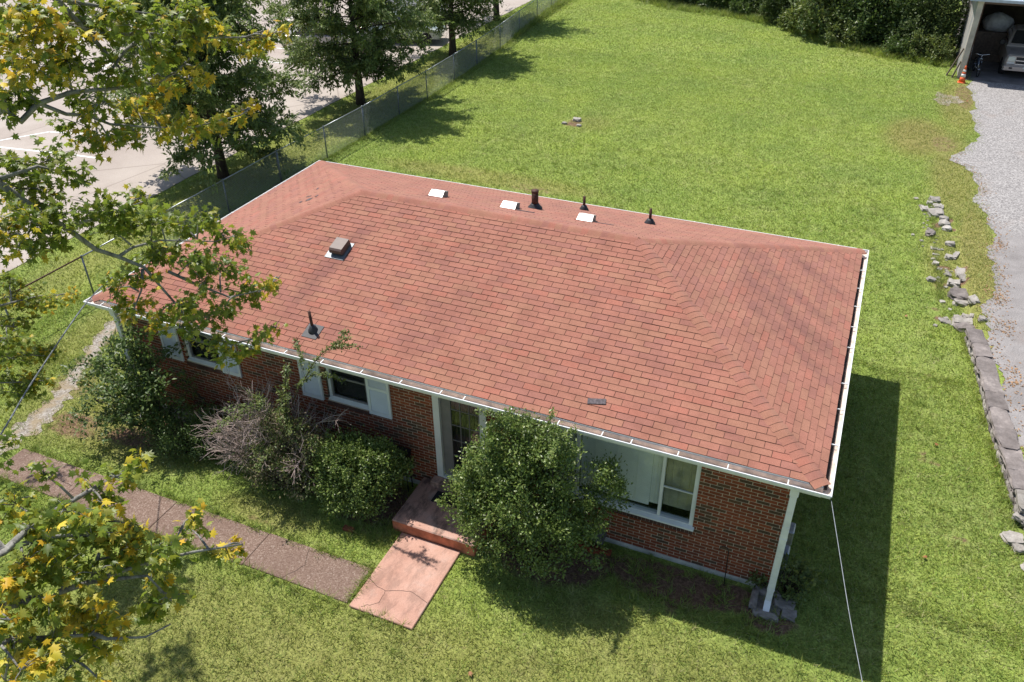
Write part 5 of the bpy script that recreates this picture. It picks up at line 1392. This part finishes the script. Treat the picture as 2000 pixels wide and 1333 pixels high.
mats3 = [M['maple_green'], M['maple_lime'], M['maple_gold']]
lmesh = [[tri_mesh('leaf', MAPLE_V*np.array([sx_, 1, zz]), MAPLE_F, m_) for m_ in mats3] for sx_, zz in ((1,1),(.82,2.0))]
for i in near:
    ax = Vector(la[i]).normalized(); sd = ax.cross(Vector(ln[i])).normalized(); nr = sd.cross(ax); s = float(ls[i]); p = lp[i]
    o = bpy.data.objects.new('leaf', lmesh[i % 2][lm[i]]); COL.objects.link(o)
    o.parent = maple; o.matrix_parent_inverse = Matrix.Translation(-MO)
    o.matrix_basis = Matrix(((sd.x*s, ax.x*s, nr.x*s, p[0]), (sd.y*s, ax.y*s, nr.y*s, p[1]), (sd.z*s, ax.z*s, nr.z*s, p[2]), (0,0,0,1)))
V, F = scatter(MAPLE_V, MAPLE_F, lp[far_], la[far_], ln[far_], ls[far_])
me = tri_mesh('crown', V, F, mats3, np.repeat(lm[far_], len(MAPLE_F)))
mpart(link(bpy.data.objects.new('crown', me)), 'stuff')

# --- narrow leaved oaks along the fence
def oak(label, x, y, H, Rr, seed, nleaf=23000, zlow=1.5, fullness=1.0, group='oaks along the fence'):
    r = np.random.default_rng(seed); root = empty('oak_tree', label, 'tree', (x, y, 0), 0, group)
    b = MB(); b.tube([(0,0,-.1),(.02,0,.6),(.0,.03,1.5),(.05,.0,H*.45),(.0,.04,H*.75),(.03,0,H*.97)], [.22,.18,.155,.10,.06,.015], 10)
    tw = []
    nl = 74
    for i in range(nl):
        f = (i+.5)/nl; h = zlow*.85+(H*.95-zlow*.85)*f**1.05
        prof = math.sin(math.pi*min(1, .20+.80*f**.85))**.75
        L = Rr*prof*r.uniform(.72, 1.1); L = max(L, .45)
        az = i*2.399+r.uniform(-.4, .4); el = .10+.75*f+r.uniform(-.28, .28)
        P = []; droop = .09*(1-f)+.02
        for k in range(6):
            s = L*k/5
            P.append(np.array([math.cos(az)*s*math.cos(el), math.sin(az)*s*math.cos(el), h+s*math.sin(el)-droop*s*s*.55]))
        b.tube([tuple(p) for p in P], [max(.006, .045*(1-f*.6)*(1-k/5.2)) for k in range(6)], 5)
        for k in range(5):
            for _ in range(6):
                s = (k+1+r.uniform(-.7, .4))/5; 
                if s < .18: continue
                j = min(4, int(s*5)); p = P[j]+(P[min(5, j+1)]-P[j])*(s*5-j)
                d = r.normal(size=3)*np.array([.55,.55,.48]); d += np.array([math.cos(az), math.sin(az), -.1])*.35
                tw.append((p, p+d*r.uniform(.5, 1.0)*(.80)))
    b.build('trunk', M['bark_dark'], root, True)
    A = np.array([t[0] for t in tw]); B = np.array([t[1] for t in tw])
    k = r.integers(0, len(tw), nleaf); s = r.uniform(.15, 1.05, nleaf)[:, None]
    pos = A[k]*(1-s)+B[k]*s+r.normal(size=(nleaf,3))*np.array([.075,.075,.05])
    ax = (B[k]-A[k])+r.normal(size=(nleaf,3))*.35; ax[:,2] -= .12
    nrm = r.normal(size=(nleaf,3))*.5+np.array([0,0,1.0])
    V, F = scatter(NARROW_V*np.array([1.55,1,1]), LEAF_F, pos, ax, nrm, r.uniform(.10, .21, nleaf))
    o = link(bpy.data.objects.new('crown', tri_mesh('crown', V, F, M['oak'])), root); o['kind'] = 'stuff'
    return root
oak('dark oak behind the left of the roof nearest along the fence', -21.25, 11.7, 7.7, 3.4, 1, 80000, 1.5)
oak('second oak along the fence with the bare trunk above the rail', -21.15, 20.7, 8.0, 3.35, 2, 80000, 1.6)
oak('third oak along the fence near the top edge', -21.0, 29.4, 7.2, 2.9, 3, 52000, 1.8)
oak('farthest oak by the fence mostly above the frame', -22.2, 37.6, 7.8, 3.4, 4, 30000, 2.2)

# --- shrubs
def bush(name, label, lobes, n, size, mat, seed, clump=.11, ncl=70, stems=True, group=None, upbias=.5, leafv=LEAF_V, stem_mat='bark_dark', base=None, inner=.25, shoots=34):
    r = np.random.default_rng(seed); bx, by = (base if base else (lobes[0][0], lobes[0][1]))
    root = empty(name, label, 'shrub', (bx, by, 0), 0, group)
    w = np.array([l[3]*l[4]+l[4]*l[5]+l[3]*l[5] for l in lobes]); w = w/w.sum()
    C, D = [], []
    for l, f in zip(lobes, w):
        m = max(6, int(ncl*f*len(lobes)**.5)); d = r.normal(size=(m,3)); d = unit(d); d[:,2] = np.where(d[:,2] < -.55, -d[:,2], d[:,2])
        rad = r.uniform(.80, 1.10, (m,1))
        C.append(np.array(l[:3])+d*rad*np.array(l[3:6])); D.append(d)
    C = np.concatenate(C); D = np.concatenate(D)
    keep = C[:,2] > .05; C, D = C[keep], D[keep]
    k = r.integers(0, len(C), n); sg = r.uniform(.6, 1.3, len(C))[k]
    pos = C[k]+r.normal(size=(n,3))*clump*sg[:,None]
    ni = int(n*inner)
    if ni:
        ll = r.choice(len(lobes), ni, p=w); d = unit(r.normal(size=(ni,3))); rad = r.uniform(.3, .95, (ni,1))
        LB = np.array([l[:6] for l in lobes]); pos[:ni] = LB[ll,:3]+d*rad*LB[ll,3:6]; 
    pos[:,2] = np.maximum(pos[:,2], .02)
    ax = D[k]*.5+r.normal(size=(n,3))*.6; ax[:,2] += .15
    nrm = D[k]*.7+r.normal(size=(n,3))*.55+np.array([0,0,upbias])
    # shoots that break the outline
    sh = r.permutation(len(C))[:shoots]; ex = []
    for i in sh:
        d = D[i]*.5+np.array([0,0,.6])+r.normal(size=3)*.25; d /= np.linalg.norm(d); L = r.uniform(2.0, 4.5)*clump
        for t in np.linspace(.2, 1, 11): ex.append((C[i]+d*L*t+r.normal(size=3)*clump*.18, d+r.normal(size=3)*.7))
    if ex:
        pos = np.concatenate([pos, np.array([e[0] for e in ex])]); ax = np.concatenate([ax, np.array([e[1] for e in ex])])
        nrm = np.concatenate([nrm, r.normal(size=(len(ex),3))*.6+np.array([0,0,.7])]); n = len(pos)
    off = np.array([bx, by, 0.0])
    V, F = scatter(leafv, LEAF_F, pos-off, ax, nrm, r.uniform(.7, 1.3, n)*size)
    o = link(bpy.data.objects.new('foliage', tri_mesh('foliage', V, F, M[mat])), root); o['kind'] = 'stuff'
    if stems:
        b = MB()
        for i in r.permutation(len(C))[:min(len(C), 46)]:
            p = C[i]-off; q_ = np.array([p[0]*.18, p[1]*.18, 0.0]); m_ = q_*.45+p*.55+r.normal(size=3)*.05
            b.tube([tuple(q_), tuple(m_), tuple(p)], [.016,.010,.004], 4)
        b.build('stems', M[stem_mat], root, True)
    return root
big_holly = bush('holly_shrub', 'big glossy holly shrub before the picture window reaching the gutter',
     [(-4.55,-.62,1.05,1.02,.72,1.0),(-4.85,-.35,2.15,.52,.42,.85),(-4.15,-.38,2.25,.48,.38,.62),(-5.55,-.55,1.15,.48,.42,.62),(-3.65,-.45,1.0,.48,.42,.60),(-4.5,-.75,1.6,.75,.5,.6),(-5.15,-.5,1.75,.5,.4,.65),(-3.38,-.05,1.55,.36,.28,.80)],
     40000, .054, 'holly', 21, .075, 150, base=(-4.4,-.4))
bush('holly_shrub', 'round glossy holly shrub left of the pink porch step',
     [(-8.0,-.40,.72,.78,.60,.68),(-7.6,-.30,1.0,.45,.40,.45),(-8.4,-.3,.95,.45,.45,.45),(-8.0,-.75,.5,.6,.35,.42),(-7.3,-.05,.75,.25,.25,.3)],
     22000, .054, 'holly', 22, .07, 90, base=(-8.0,-.35))
bush('brown_shrub', 'thin brownish shrub below the dead twiggy bush', [(-9.5,-.65,.65,.70,.45,.60),(-9.15,-.5,1.05,.5,.35,.55),(-10.1,-.55,.6,.45,.35,.5),(-9.6,-.5,1.4,.35,.25,.45)], 9500, .048, 'brown_leaf', 23, .09, 60, base=(-9.4,-.45), inner=.3)
bush('dark_shrub', 'low dark shrub under the leaning privet by the left corner', [(-12.35,-.55,.42,.50,.38,.42),(-11.75,-.35,.38,.42,.34,.40),(-11.2,-.1,.3,.4,.3,.32)], 8000, .045, 'shrub', 24, .08, 60, base=(-12.0,-.4))
bush('wall_weed', 'pale green weeds growing by the wall beside the log', [(-12.0,.2,.35,.30,.18,.38),(-11.3,.28,.4,.35,.15,.4),(-10.8,.25,.5,.25,.15,.45),(-12.5,.25,.7,.18,.12,.5)], 1700, .06, 'young', 25, .07, 26, base=(-11.5,.25), inner=.1)
bush('corner_vine', 'yellow green vine at the foot of the white downspout', [(-.22,.55,.38,.22,.18,.34),(-.05,.6,.28,.20,.2,.22),(-.75,.44,.14,.16,.05,.12),(-.3,.35,.12,.15,.12,.12)], 900, .075, 'young', 26, .06, 24, base=(-.25,.5), inner=.1)

# privet leaning over the left corner: arching canes with leaves
def canes(name, label, base, ends, leaves_per_m, size, mat, seed, cane_mat='bark_dark', r0=.02, spread=.10, side=3, root=None):
    r = np.random.default_rng(seed); off_ = Vector(base)-root.location if root else Vector((0,0,0))
    root = root or empty(name, label, 'shrub', base, 0)
    b = MB(); pos, axs = [], []
    def run(p0, p1, rad, lv, arch):
        p0, p1 = np.array(p0, float), np.array(p1, float); L = np.linalg.norm(p1-p0); P = []
        for k in range(8):
            t = k/7; P.append(p0*(1-t)+p1*t+np.array([0,0,arch*L*math.sin(math.pi*t)])+r.normal(size=3)*.012)
        b.tube([tuple(p) for p in P], [max(.003, rad*(1-.85*k/7)) for k in range(8)], 5)
        m = int(L*lv)
        for _ in range(m):
            t = r.uniform(.22, 1.0)*7; k = min(6, int(t)); p = P[k]+(P[k+1]-P[k])*(t-k)
            pos.append(p+r.normal(size=3)*spread*.35); axs.append((P[k+1]-P[k])/max(1e-6, np.linalg.norm(P[k+1]-P[k]))*.6+r.normal(size=3)*.6)
        return P
    for e in ends:
        P = run((r.normal()*.05, r.normal()*.05, 0), np.array(e)-np.array(base), r0, leaves_per_m, .12)
        for _ in range(side):
            k = r.integers(3, 7); d = r.normal(size=3)*np.array([.32,.32,.22])+np.array([0,0,-.02]); run(P[k], P[k]+d, r0*.3, leaves_per_m*1.5, .1)
    b.build('canes', M[cane_mat], root, True).location = off_
    pos, axs = np.array(pos), np.array(axs); n = len(pos)
    V, F = scatter(LEAF_V, LEAF_F, pos, axs, r.normal(size=(n,3))*.5+np.array([0,0,1.0]), r.uniform(.7, 1.3, n)*size)
    o = link(bpy.data.objects.new('foliage', tri_mesh('foliage', V, F, M[mat])), root); o['kind'] = 'stuff'; o.location = off_
    return root
canes('privet_shrub', 'tall loose privet leaning out from the left corner of the house', (-12.9, -.3, 0),
      [(-13.3,-.1,2.75),(-13.0,-.1,2.6),(-13.7,-.3,2.35),(-12.7,-.2,2.3),(-14.4,-.5,1.75),(-14.9,-.6,1.25),(-14.2,-.9,1.15),(-13.6,-.9,1.5),(-13.2,-.9,1.0),(-12.4,-.5,1.55),(-12.2,-.3,1.2),(-13.9,-.2,1.9),(-13.0,-.5,2.0),(-14.6,-.2,1.55),(-13.4,-.5,1.3),(-12.6,-.7,1.1),(-13.8,-1.1,.8),(-14.5,-1.0,.7),(-13.1,-.2,2.2),(-12.5,-.35,1.9)],
      58, .085, 'shrub', 31, side=6, spread=.16)
yt = canes('young_tree', 'young green tree growing through the dead bush with one long arching shoot', (-9.6, -.35, 0),
      [(-9.5,-.3,2.3),(-9.2,-.35,2.9),(-9.9,-.4,1.9),(-9.0,-.4,1.7),(-10.2,-.5,1.5),(-8.75,-.5,1.5),(-9.4,-.75,1.4),(-9.8,-.7,1.2),(-8.9,-.6,1.1),(-10.3,-.3,2.0),(-9.2,-.7,1.0)],
      85, .058, 'young', 32, side=5, r0=.022)
canes('long_shoot', None, (-9.3, -.3, 2.0), [(-7.75,-.35,3.85),(-8.6,-.3,2.85)], 110, .055, 'young', 33, side=2, r0=.014, spread=.06, root=yt)
canes('holly_sprig', None, (-4.4, -.45, 1.8), [(-4.15,-.42,3.45),(-4.95,-.4,3.10),(-5.1,-.4,2.95),(-4.6,-.45,3.0),(-3.95,-.35,3.0),(-4.75,-.42,2.95)], 190, .048, 'holly', 34, side=3, r0=.012, spread=.09, root=big_holly)

# dead twiggy bush
def dead_bush(name, label, base, ends, seed):
    r = np.random.default_rng(seed); root = empty(name, label, 'shrub', base, 0)
    b = MB()
    def grow(p, d, L, rad, lvl):
        q_ = p+d*L; m_ = (p+q_)/2+r.normal(size=3)*L*.08
        b.tube([tuple(p), tuple(m_), tuple(q_)], [rad, rad*.8, rad*.6], 4 if lvl < 2 else 3, cap=False)
        if lvl < 4:
            for _ in range(4):
                dd = d+r.normal(size=3)*.55+np.array([0,0,.12]); dd /= np.linalg.norm(dd); s = r.uniform(.35, 1.0)
                grow(p+(q_-p)*s, dd, L*r.uniform(.45, .72), rad*.6, lvl+1)
    for e in ends:
        v = np.array(e)-np.array(base); L = np.linalg.norm(v); grow(np.zeros(3), v/L, L*.66, .020, 1)
    b.build('twigs', M['twig'], root)
    return root
dead_bush('dead_bush', 'bare pinkish grey dead bush between the two shuttered windows', (-10.0, -.3, 0),
          [(-9.9,-.2,2.0),(-10.5,-.3,1.9),(-11.0,-.3,1.3),(-11.1,-.5,.7),(-10.2,-.6,1.6),(-9.4,-.3,1.7),(-9.0,-.3,1.6),(-9.6,-.6,1.8),(-10.7,-.6,1.1),(-8.7,-.2,1.5),(-10.0,-.1,2.1),(-10.9,-.7,1.4),(-10.4,-.8,1.3),(-9.9,-.8,1.5),(-9.3,-.7,1.4),(-11.2,-.2,1.1),(-10.8,-.1,1.8),(-9.2,-.1,1.9),(-10.9,-.9,.8),(-8.6,-.5,1.2),(-10.3,-.4,2.0)], 41)

# --- thicket at the back of the lawn
for i, (x, y, h, m_, lab) in enumerate(((-5.6,41.3,.8,'young','pale weedy clump at the bend of the thicket edge'), (-2.6,38.9,1.0,'young','tall pale weeds jutting from the thicket left of the garage'), (.2,37.6,.7,'shrub','low weeds at the thicket foot nearest the garage boards'), (1.6,37.2,1.1,'young','pale sapling beside the garage side wall'), (-9.0,43.9,.6,'shrub','low weed clump at the far left foot of the thicket'))):
    bush('weed_clump', lab, [(x,y,h*.5,h*.9,h*.6,h*.5),(x+.5*h,y-.3*h,h*.35,h*.5,h*.4,h*.35)], 1600, .12, m_, 150+i, .13, 26, group='weeds along the thicket', inner=.1)
TH = [(-13.2,47.5,2.0,2.6,2.0,2.4),(-9.3,46.5,2.2,2.4,2.0,2.6),(-6.0,44.0,2.2,1.9,1.8,2.6),(-3.4,41.2,2.6,2.0,1.9,2.9),(-.8,40.4,2.6,2.0,1.8,3.0),(1.4,39.4,2.5,1.5,1.6,3.0),(-1.5,44.5,4.0,3.2,2.5,4.0),(-6.5,48.5,4.0,3.5,2.5,4.0),(-11.5,51,4.0,3.5,2.5,4.0)]
TL = ['leftmost thicket shrub at the top edge of the lawn','second thicket shrub from the left at the back of the lawn','thicket shrub at the bend of the lawn edge','pale leafed thicket shrub jutting forward into the lawn','dark thicket shrub between the pale one and the garage','thicket shrub beside the garage side wall','tall dark bushy tree behind the thicket near the garage','tall dark bushy tree behind the middle of the thicket','tall dark bushy tree behind the left end of the thicket']
for i, (x, y, z, rx, ry, rz) in enumerate(TH):
    big = i > 5
    bush('thicket_shrub', TL[i], [(x,y,z*.75,rx,ry,rz*.8),(x-.5*rx,y-.5*ry,z*.4,rx*.6,ry*.6,rz*.45),(x+.5*rx,y-.4*ry,z*.45,rx*.6,ry*.6,rz*.5),(x+.1*rx,y+.2,z*1.1,rx*.7,ry*.7,rz*.6),(x,y-.75*ry,z*.25,rx*.9,ry*.4,rz*.25)],
         14000 if not big else 16000, (.15,.17,.15,.20,.16,.14)[i] if not big else .24, ('thicket','shrub','thicket','young','shrub','thicket')[i] if not big else 'thicket', 50+i, .24 if not big else .4, 62, group='thicket at the back of the lawn', inner=.2)

# ================================================================== GRASS
def in_house(x, y):
    m = (x > -14.0) & (x < -.45) & (y > .46) & (y < 7.9)
    m |= (x > -7.13) & (x < -5.41) & (y > -.79) & (y < .6)                # porch
    m |= (x > -6.92) & (x < -5.68) & (y > -2.57) & (y < -.75)             # pink walk
    m |= (x > -15.33) & (x < -6.98) & (y > -2.54) & (y < -1.73)           # brown walk
    return m
PAx = np.array([p[0] for p in PA])[::-1]; PAy = np.array([p[1] for p in PA])[::-1]; PAw = np.array([p[2] for p in PA])[::-1]
def grass_pts(n, x0, x1, y0, y1, seed):
    r = np.random.default_rng(seed)
    x = r.uniform(x0, x1, n); y = r.uniform(y0, y1, n)
    keep = ~in_house(x, y)
    px = np.interp(y, PAy, PAx); pw = np.interp(y, PAy, PAw)
    keep &= ~((np.abs(x-px) < pw*.5*r.uniform(.55, 1.05, n)) & (y < 5.6))
    keep &= x < drive_x(y)+r.exponential(.13, n)-.05
    ww = wall_x(y); keep &= ~((y < 10.3) & (y > 3.4) & (x > ww-.05))
    keep &= x > -22.33
    bare = field(BARE, x, y); keep &= r.random(n) > bare*1.15
    return x[keep], y[keep], r
def blades(x, y, r, h0, h1, w):
    n = len(x); dry = field(DRY, x, y)*r.uniform(.3, 1.0, n)
    # clumpy height
    cl = .8+.16*np.sin(x*5.1+np.sin(y*3.7)*1.3+2*np.sin(x*1.1))*np.sin(y*4.3+np.sin(x*2.9)+2*np.sin(y*.9))+.2*r.random(n)
    h = r.uniform(h0, h1, n)*cl; az = r.uniform(0, 2*np.pi, n); ln = r.uniform(.4, 1.7, n)*h
    a2 = r.uniform(0, 2*np.pi, n); ww = w*r.uniform(.6, 1.3, n)
    z = gz(x, y)
    P0 = np.stack([x-np.cos(a2)*ww/2, y-np.sin(a2)*ww/2, z-.003], -1); P1 = np.stack([x+np.cos(a2)*ww/2, y+np.sin(a2)*ww/2, z-.003], -1)
    P2 = np.stack([x+np.cos(az)*ln, y+np.sin(az)*ln, z+h], -1)
    return np.stack([P0, P1, P2], 1).reshape(-1, 3), np.repeat(dry, 3)
allV, allD = [], []
for (n, x0, x1, y0, y1, h0, h1, w, sd) in (
        (225000, -19.0, 4.6, -6.5, 1.2, .030, .090, .017, 1), (50000, -.5, 4.2, .8, 8.3, .03, .09, .017, 2), (50000, -19.3, -13.9, .4, 9, .03, .09, .018, 3),
        (180000, -19.2, 3.6, 8.0, 20, .03, .085, .022, 4), (230000, -21.0, 3.7, 20, 33, .03, .07, .022, 5), (120000, -21, 3.6, 33, 48, .035, .08, .032, 6),
        (60000, -22.4, -18.7, -4, 30, .04, .10, .024, 7), (16000, -22.6, -19.5, 30, 50, .05, .11, .04, 8)):
    x, y, r = grass_pts(n, x0, x1, y0, y1, sd); V, D = blades(x, y, r, h0, h1, w); allV.append(V); allD.append(D)
# longer tufts: along the fence, the wall foot, walk edges, shrubs
r = np.random.default_rng(99); tx, ty = [], []
fy = np.array([p[1] for p in FP]); fx = np.array([p[0] for p in FP])
for _ in range(900):
    y = r.uniform(5, 44); tx.append(np.interp(y, fy, fx)+r.normal()*.10); ty.append(y)
for _ in range(220):
    y = r.uniform(3.6, 19); tx.append(wall_x(y)-.06+r.normal()*.05-(.4*(y > 11))); ty.append(y)
for _ in range(220):
    x = r.uniform(-15.2, -5.8); tx.append(x); ty.append(r.choice([-2.58, -1.69])+r.normal()*.03)
for _ in range(22): tx.append(-6.94+r.normal()*.012); ty.append(r.uniform(-2.5, -1.75))
for _ in range(90): tx.append(r.normal()*.3-7.2); ty.append(-.95+r.normal()*.18)
for _ in range(120): tx.append(r.uniform(-3.2, -.2)); ty.append(r.uniform(-.6, .42))
bl = np.array([(-16,46.5),(-13.7,44.6),(-9.5,43.6),(-6.5,42.0),(-5.1,40.6),(-3.3,38.8),(-1.1,37.4),(.8,36.9),(2.3,36.4)])
for _ in range(700):
    x = r.uniform(-16, 2.6); tx.append(x); ty.append(np.interp(x, bl[:,0], bl[:,1])+r.normal()*.35+.3)
for _ in range(1400): tx.append(r.uniform(-17, 3)); ty.append(r.uniform(-6, 20))
tx, ty = np.array(tx), np.array(ty)
k = ~((tx > -7.1) & (tx < -5.44) & (ty > -.75)) & ~((ty > .47) & (ty < 7.9) & (tx > -14) & (tx < -.45)) & (tx < 3.4)
big_ = np.where(ty > 34, 2.6, 1.0)
k &= ~((tx > -6.9) & (tx < -5.7) & (ty > -2.54) & (ty < -.75)) & ~((tx > -15.3) & (tx < -7.0) & (ty > -2.52) & (ty < -1.76))
tx, ty, big_ = tx[k], ty[k], big_[k]
X = np.repeat(tx, 16)+r.normal(size=len(tx)*16)*.035; Y = np.repeat(ty, 16)+r.normal(size=len(tx)*16)*.035
B_ = np.repeat(big_, 16); X += r.normal(size=len(X))*.05*(B_-1); Y += r.normal(size=len(X))*.05*(B_-1)
for m_, f_ in ((B_ < 2, 1.0), (B_ > 2, 2.4)):
    V, D = blades(X[m_], Y[m_], r, .07*f_, .17*f_, .014*f_); allV.append(V); allD.append(D*.4)
V = np.concatenate(allV); D = np.concatenate(allD)
me = tri_mesh('grass', V, np.arange(len(V)).reshape(-1, 3), M['blade'])
add_attr(me, 'dry', D)
tag(link(bpy.data.objects.new('grass', me)), 'short mown grass blades over the whole lawn', 'grass', kind='stuff')

# fallen leaves and scraps on the lawn
FLV = [(1.35,10.7,'red fallen leaf on the lawn right of the roof'),(2.1,5.6,'orange fallen leaf on the lawn near the stone wall'),(1.9,2.3,'brown fallen leaf on the lawn right of the house shadow'),(-4.5,-2.9,'orange fallen leaf on the front lawn beside the pink walk'),(3.2,30.6,'orange leaf scrap on the grass at the drive edge below the cone')]
for i, (x, y, lab) in enumerate(FLV):
    o = bpy.data.objects.new('fallen_leaf', tri_mesh('fallen_leaf', MAPLE_V*np.array([.10,.10,.25]), MAPLE_F, M['dead_leaf'])); COL.objects.link(o)
    o.location = (x, y, .07); o.rotation_euler = (.3, .2, i*1.3); tag(o, lab, 'leaf', 'fallen leaves')

# dry leaf litter caught along the drive edge
r = np.random.default_rng(5); n = 900
yy = r.uniform(5, 24, n); xx = drive_x(yy)+.12+r.normal(size=n)*.16
c_ = np.array([(3.62,8.3),(3.5,12.2),(3.75,16.0),(3.55,10.6)])[r.integers(0, 4, 420)]+r.normal(size=(420,2))*np.array([.13,.28])
xx = np.concatenate([xx, c_[:,0]]); yy = np.concatenate([yy, c_[:,1]]); n = len(xx)
pos = np.stack([xx, yy, gz(xx, yy)+.022], -1); ax = r.normal(size=(n,3)); ax[:,2] *= .2
V, F = scatter(LEAF_V, LEAF_F, pos, ax, np.tile([0,0,1.0], (n,1))+r.normal(size=(n,3))*.25, r.uniform(.03, .08, n))
M['litter'] = leaf_mat('litter_leaf', [(.36,.21,.11),(.30,.18,.10),(.42,.26,.15),(.25,.17,.10)], .8, .1, .1)
tag(link(bpy.data.objects.new('leaf_litter', tri_mesh('leaf_litter', V, F, M['litter']))), 'dry brown leaf litter along the edge of the drive', 'leaves', kind='stuff')
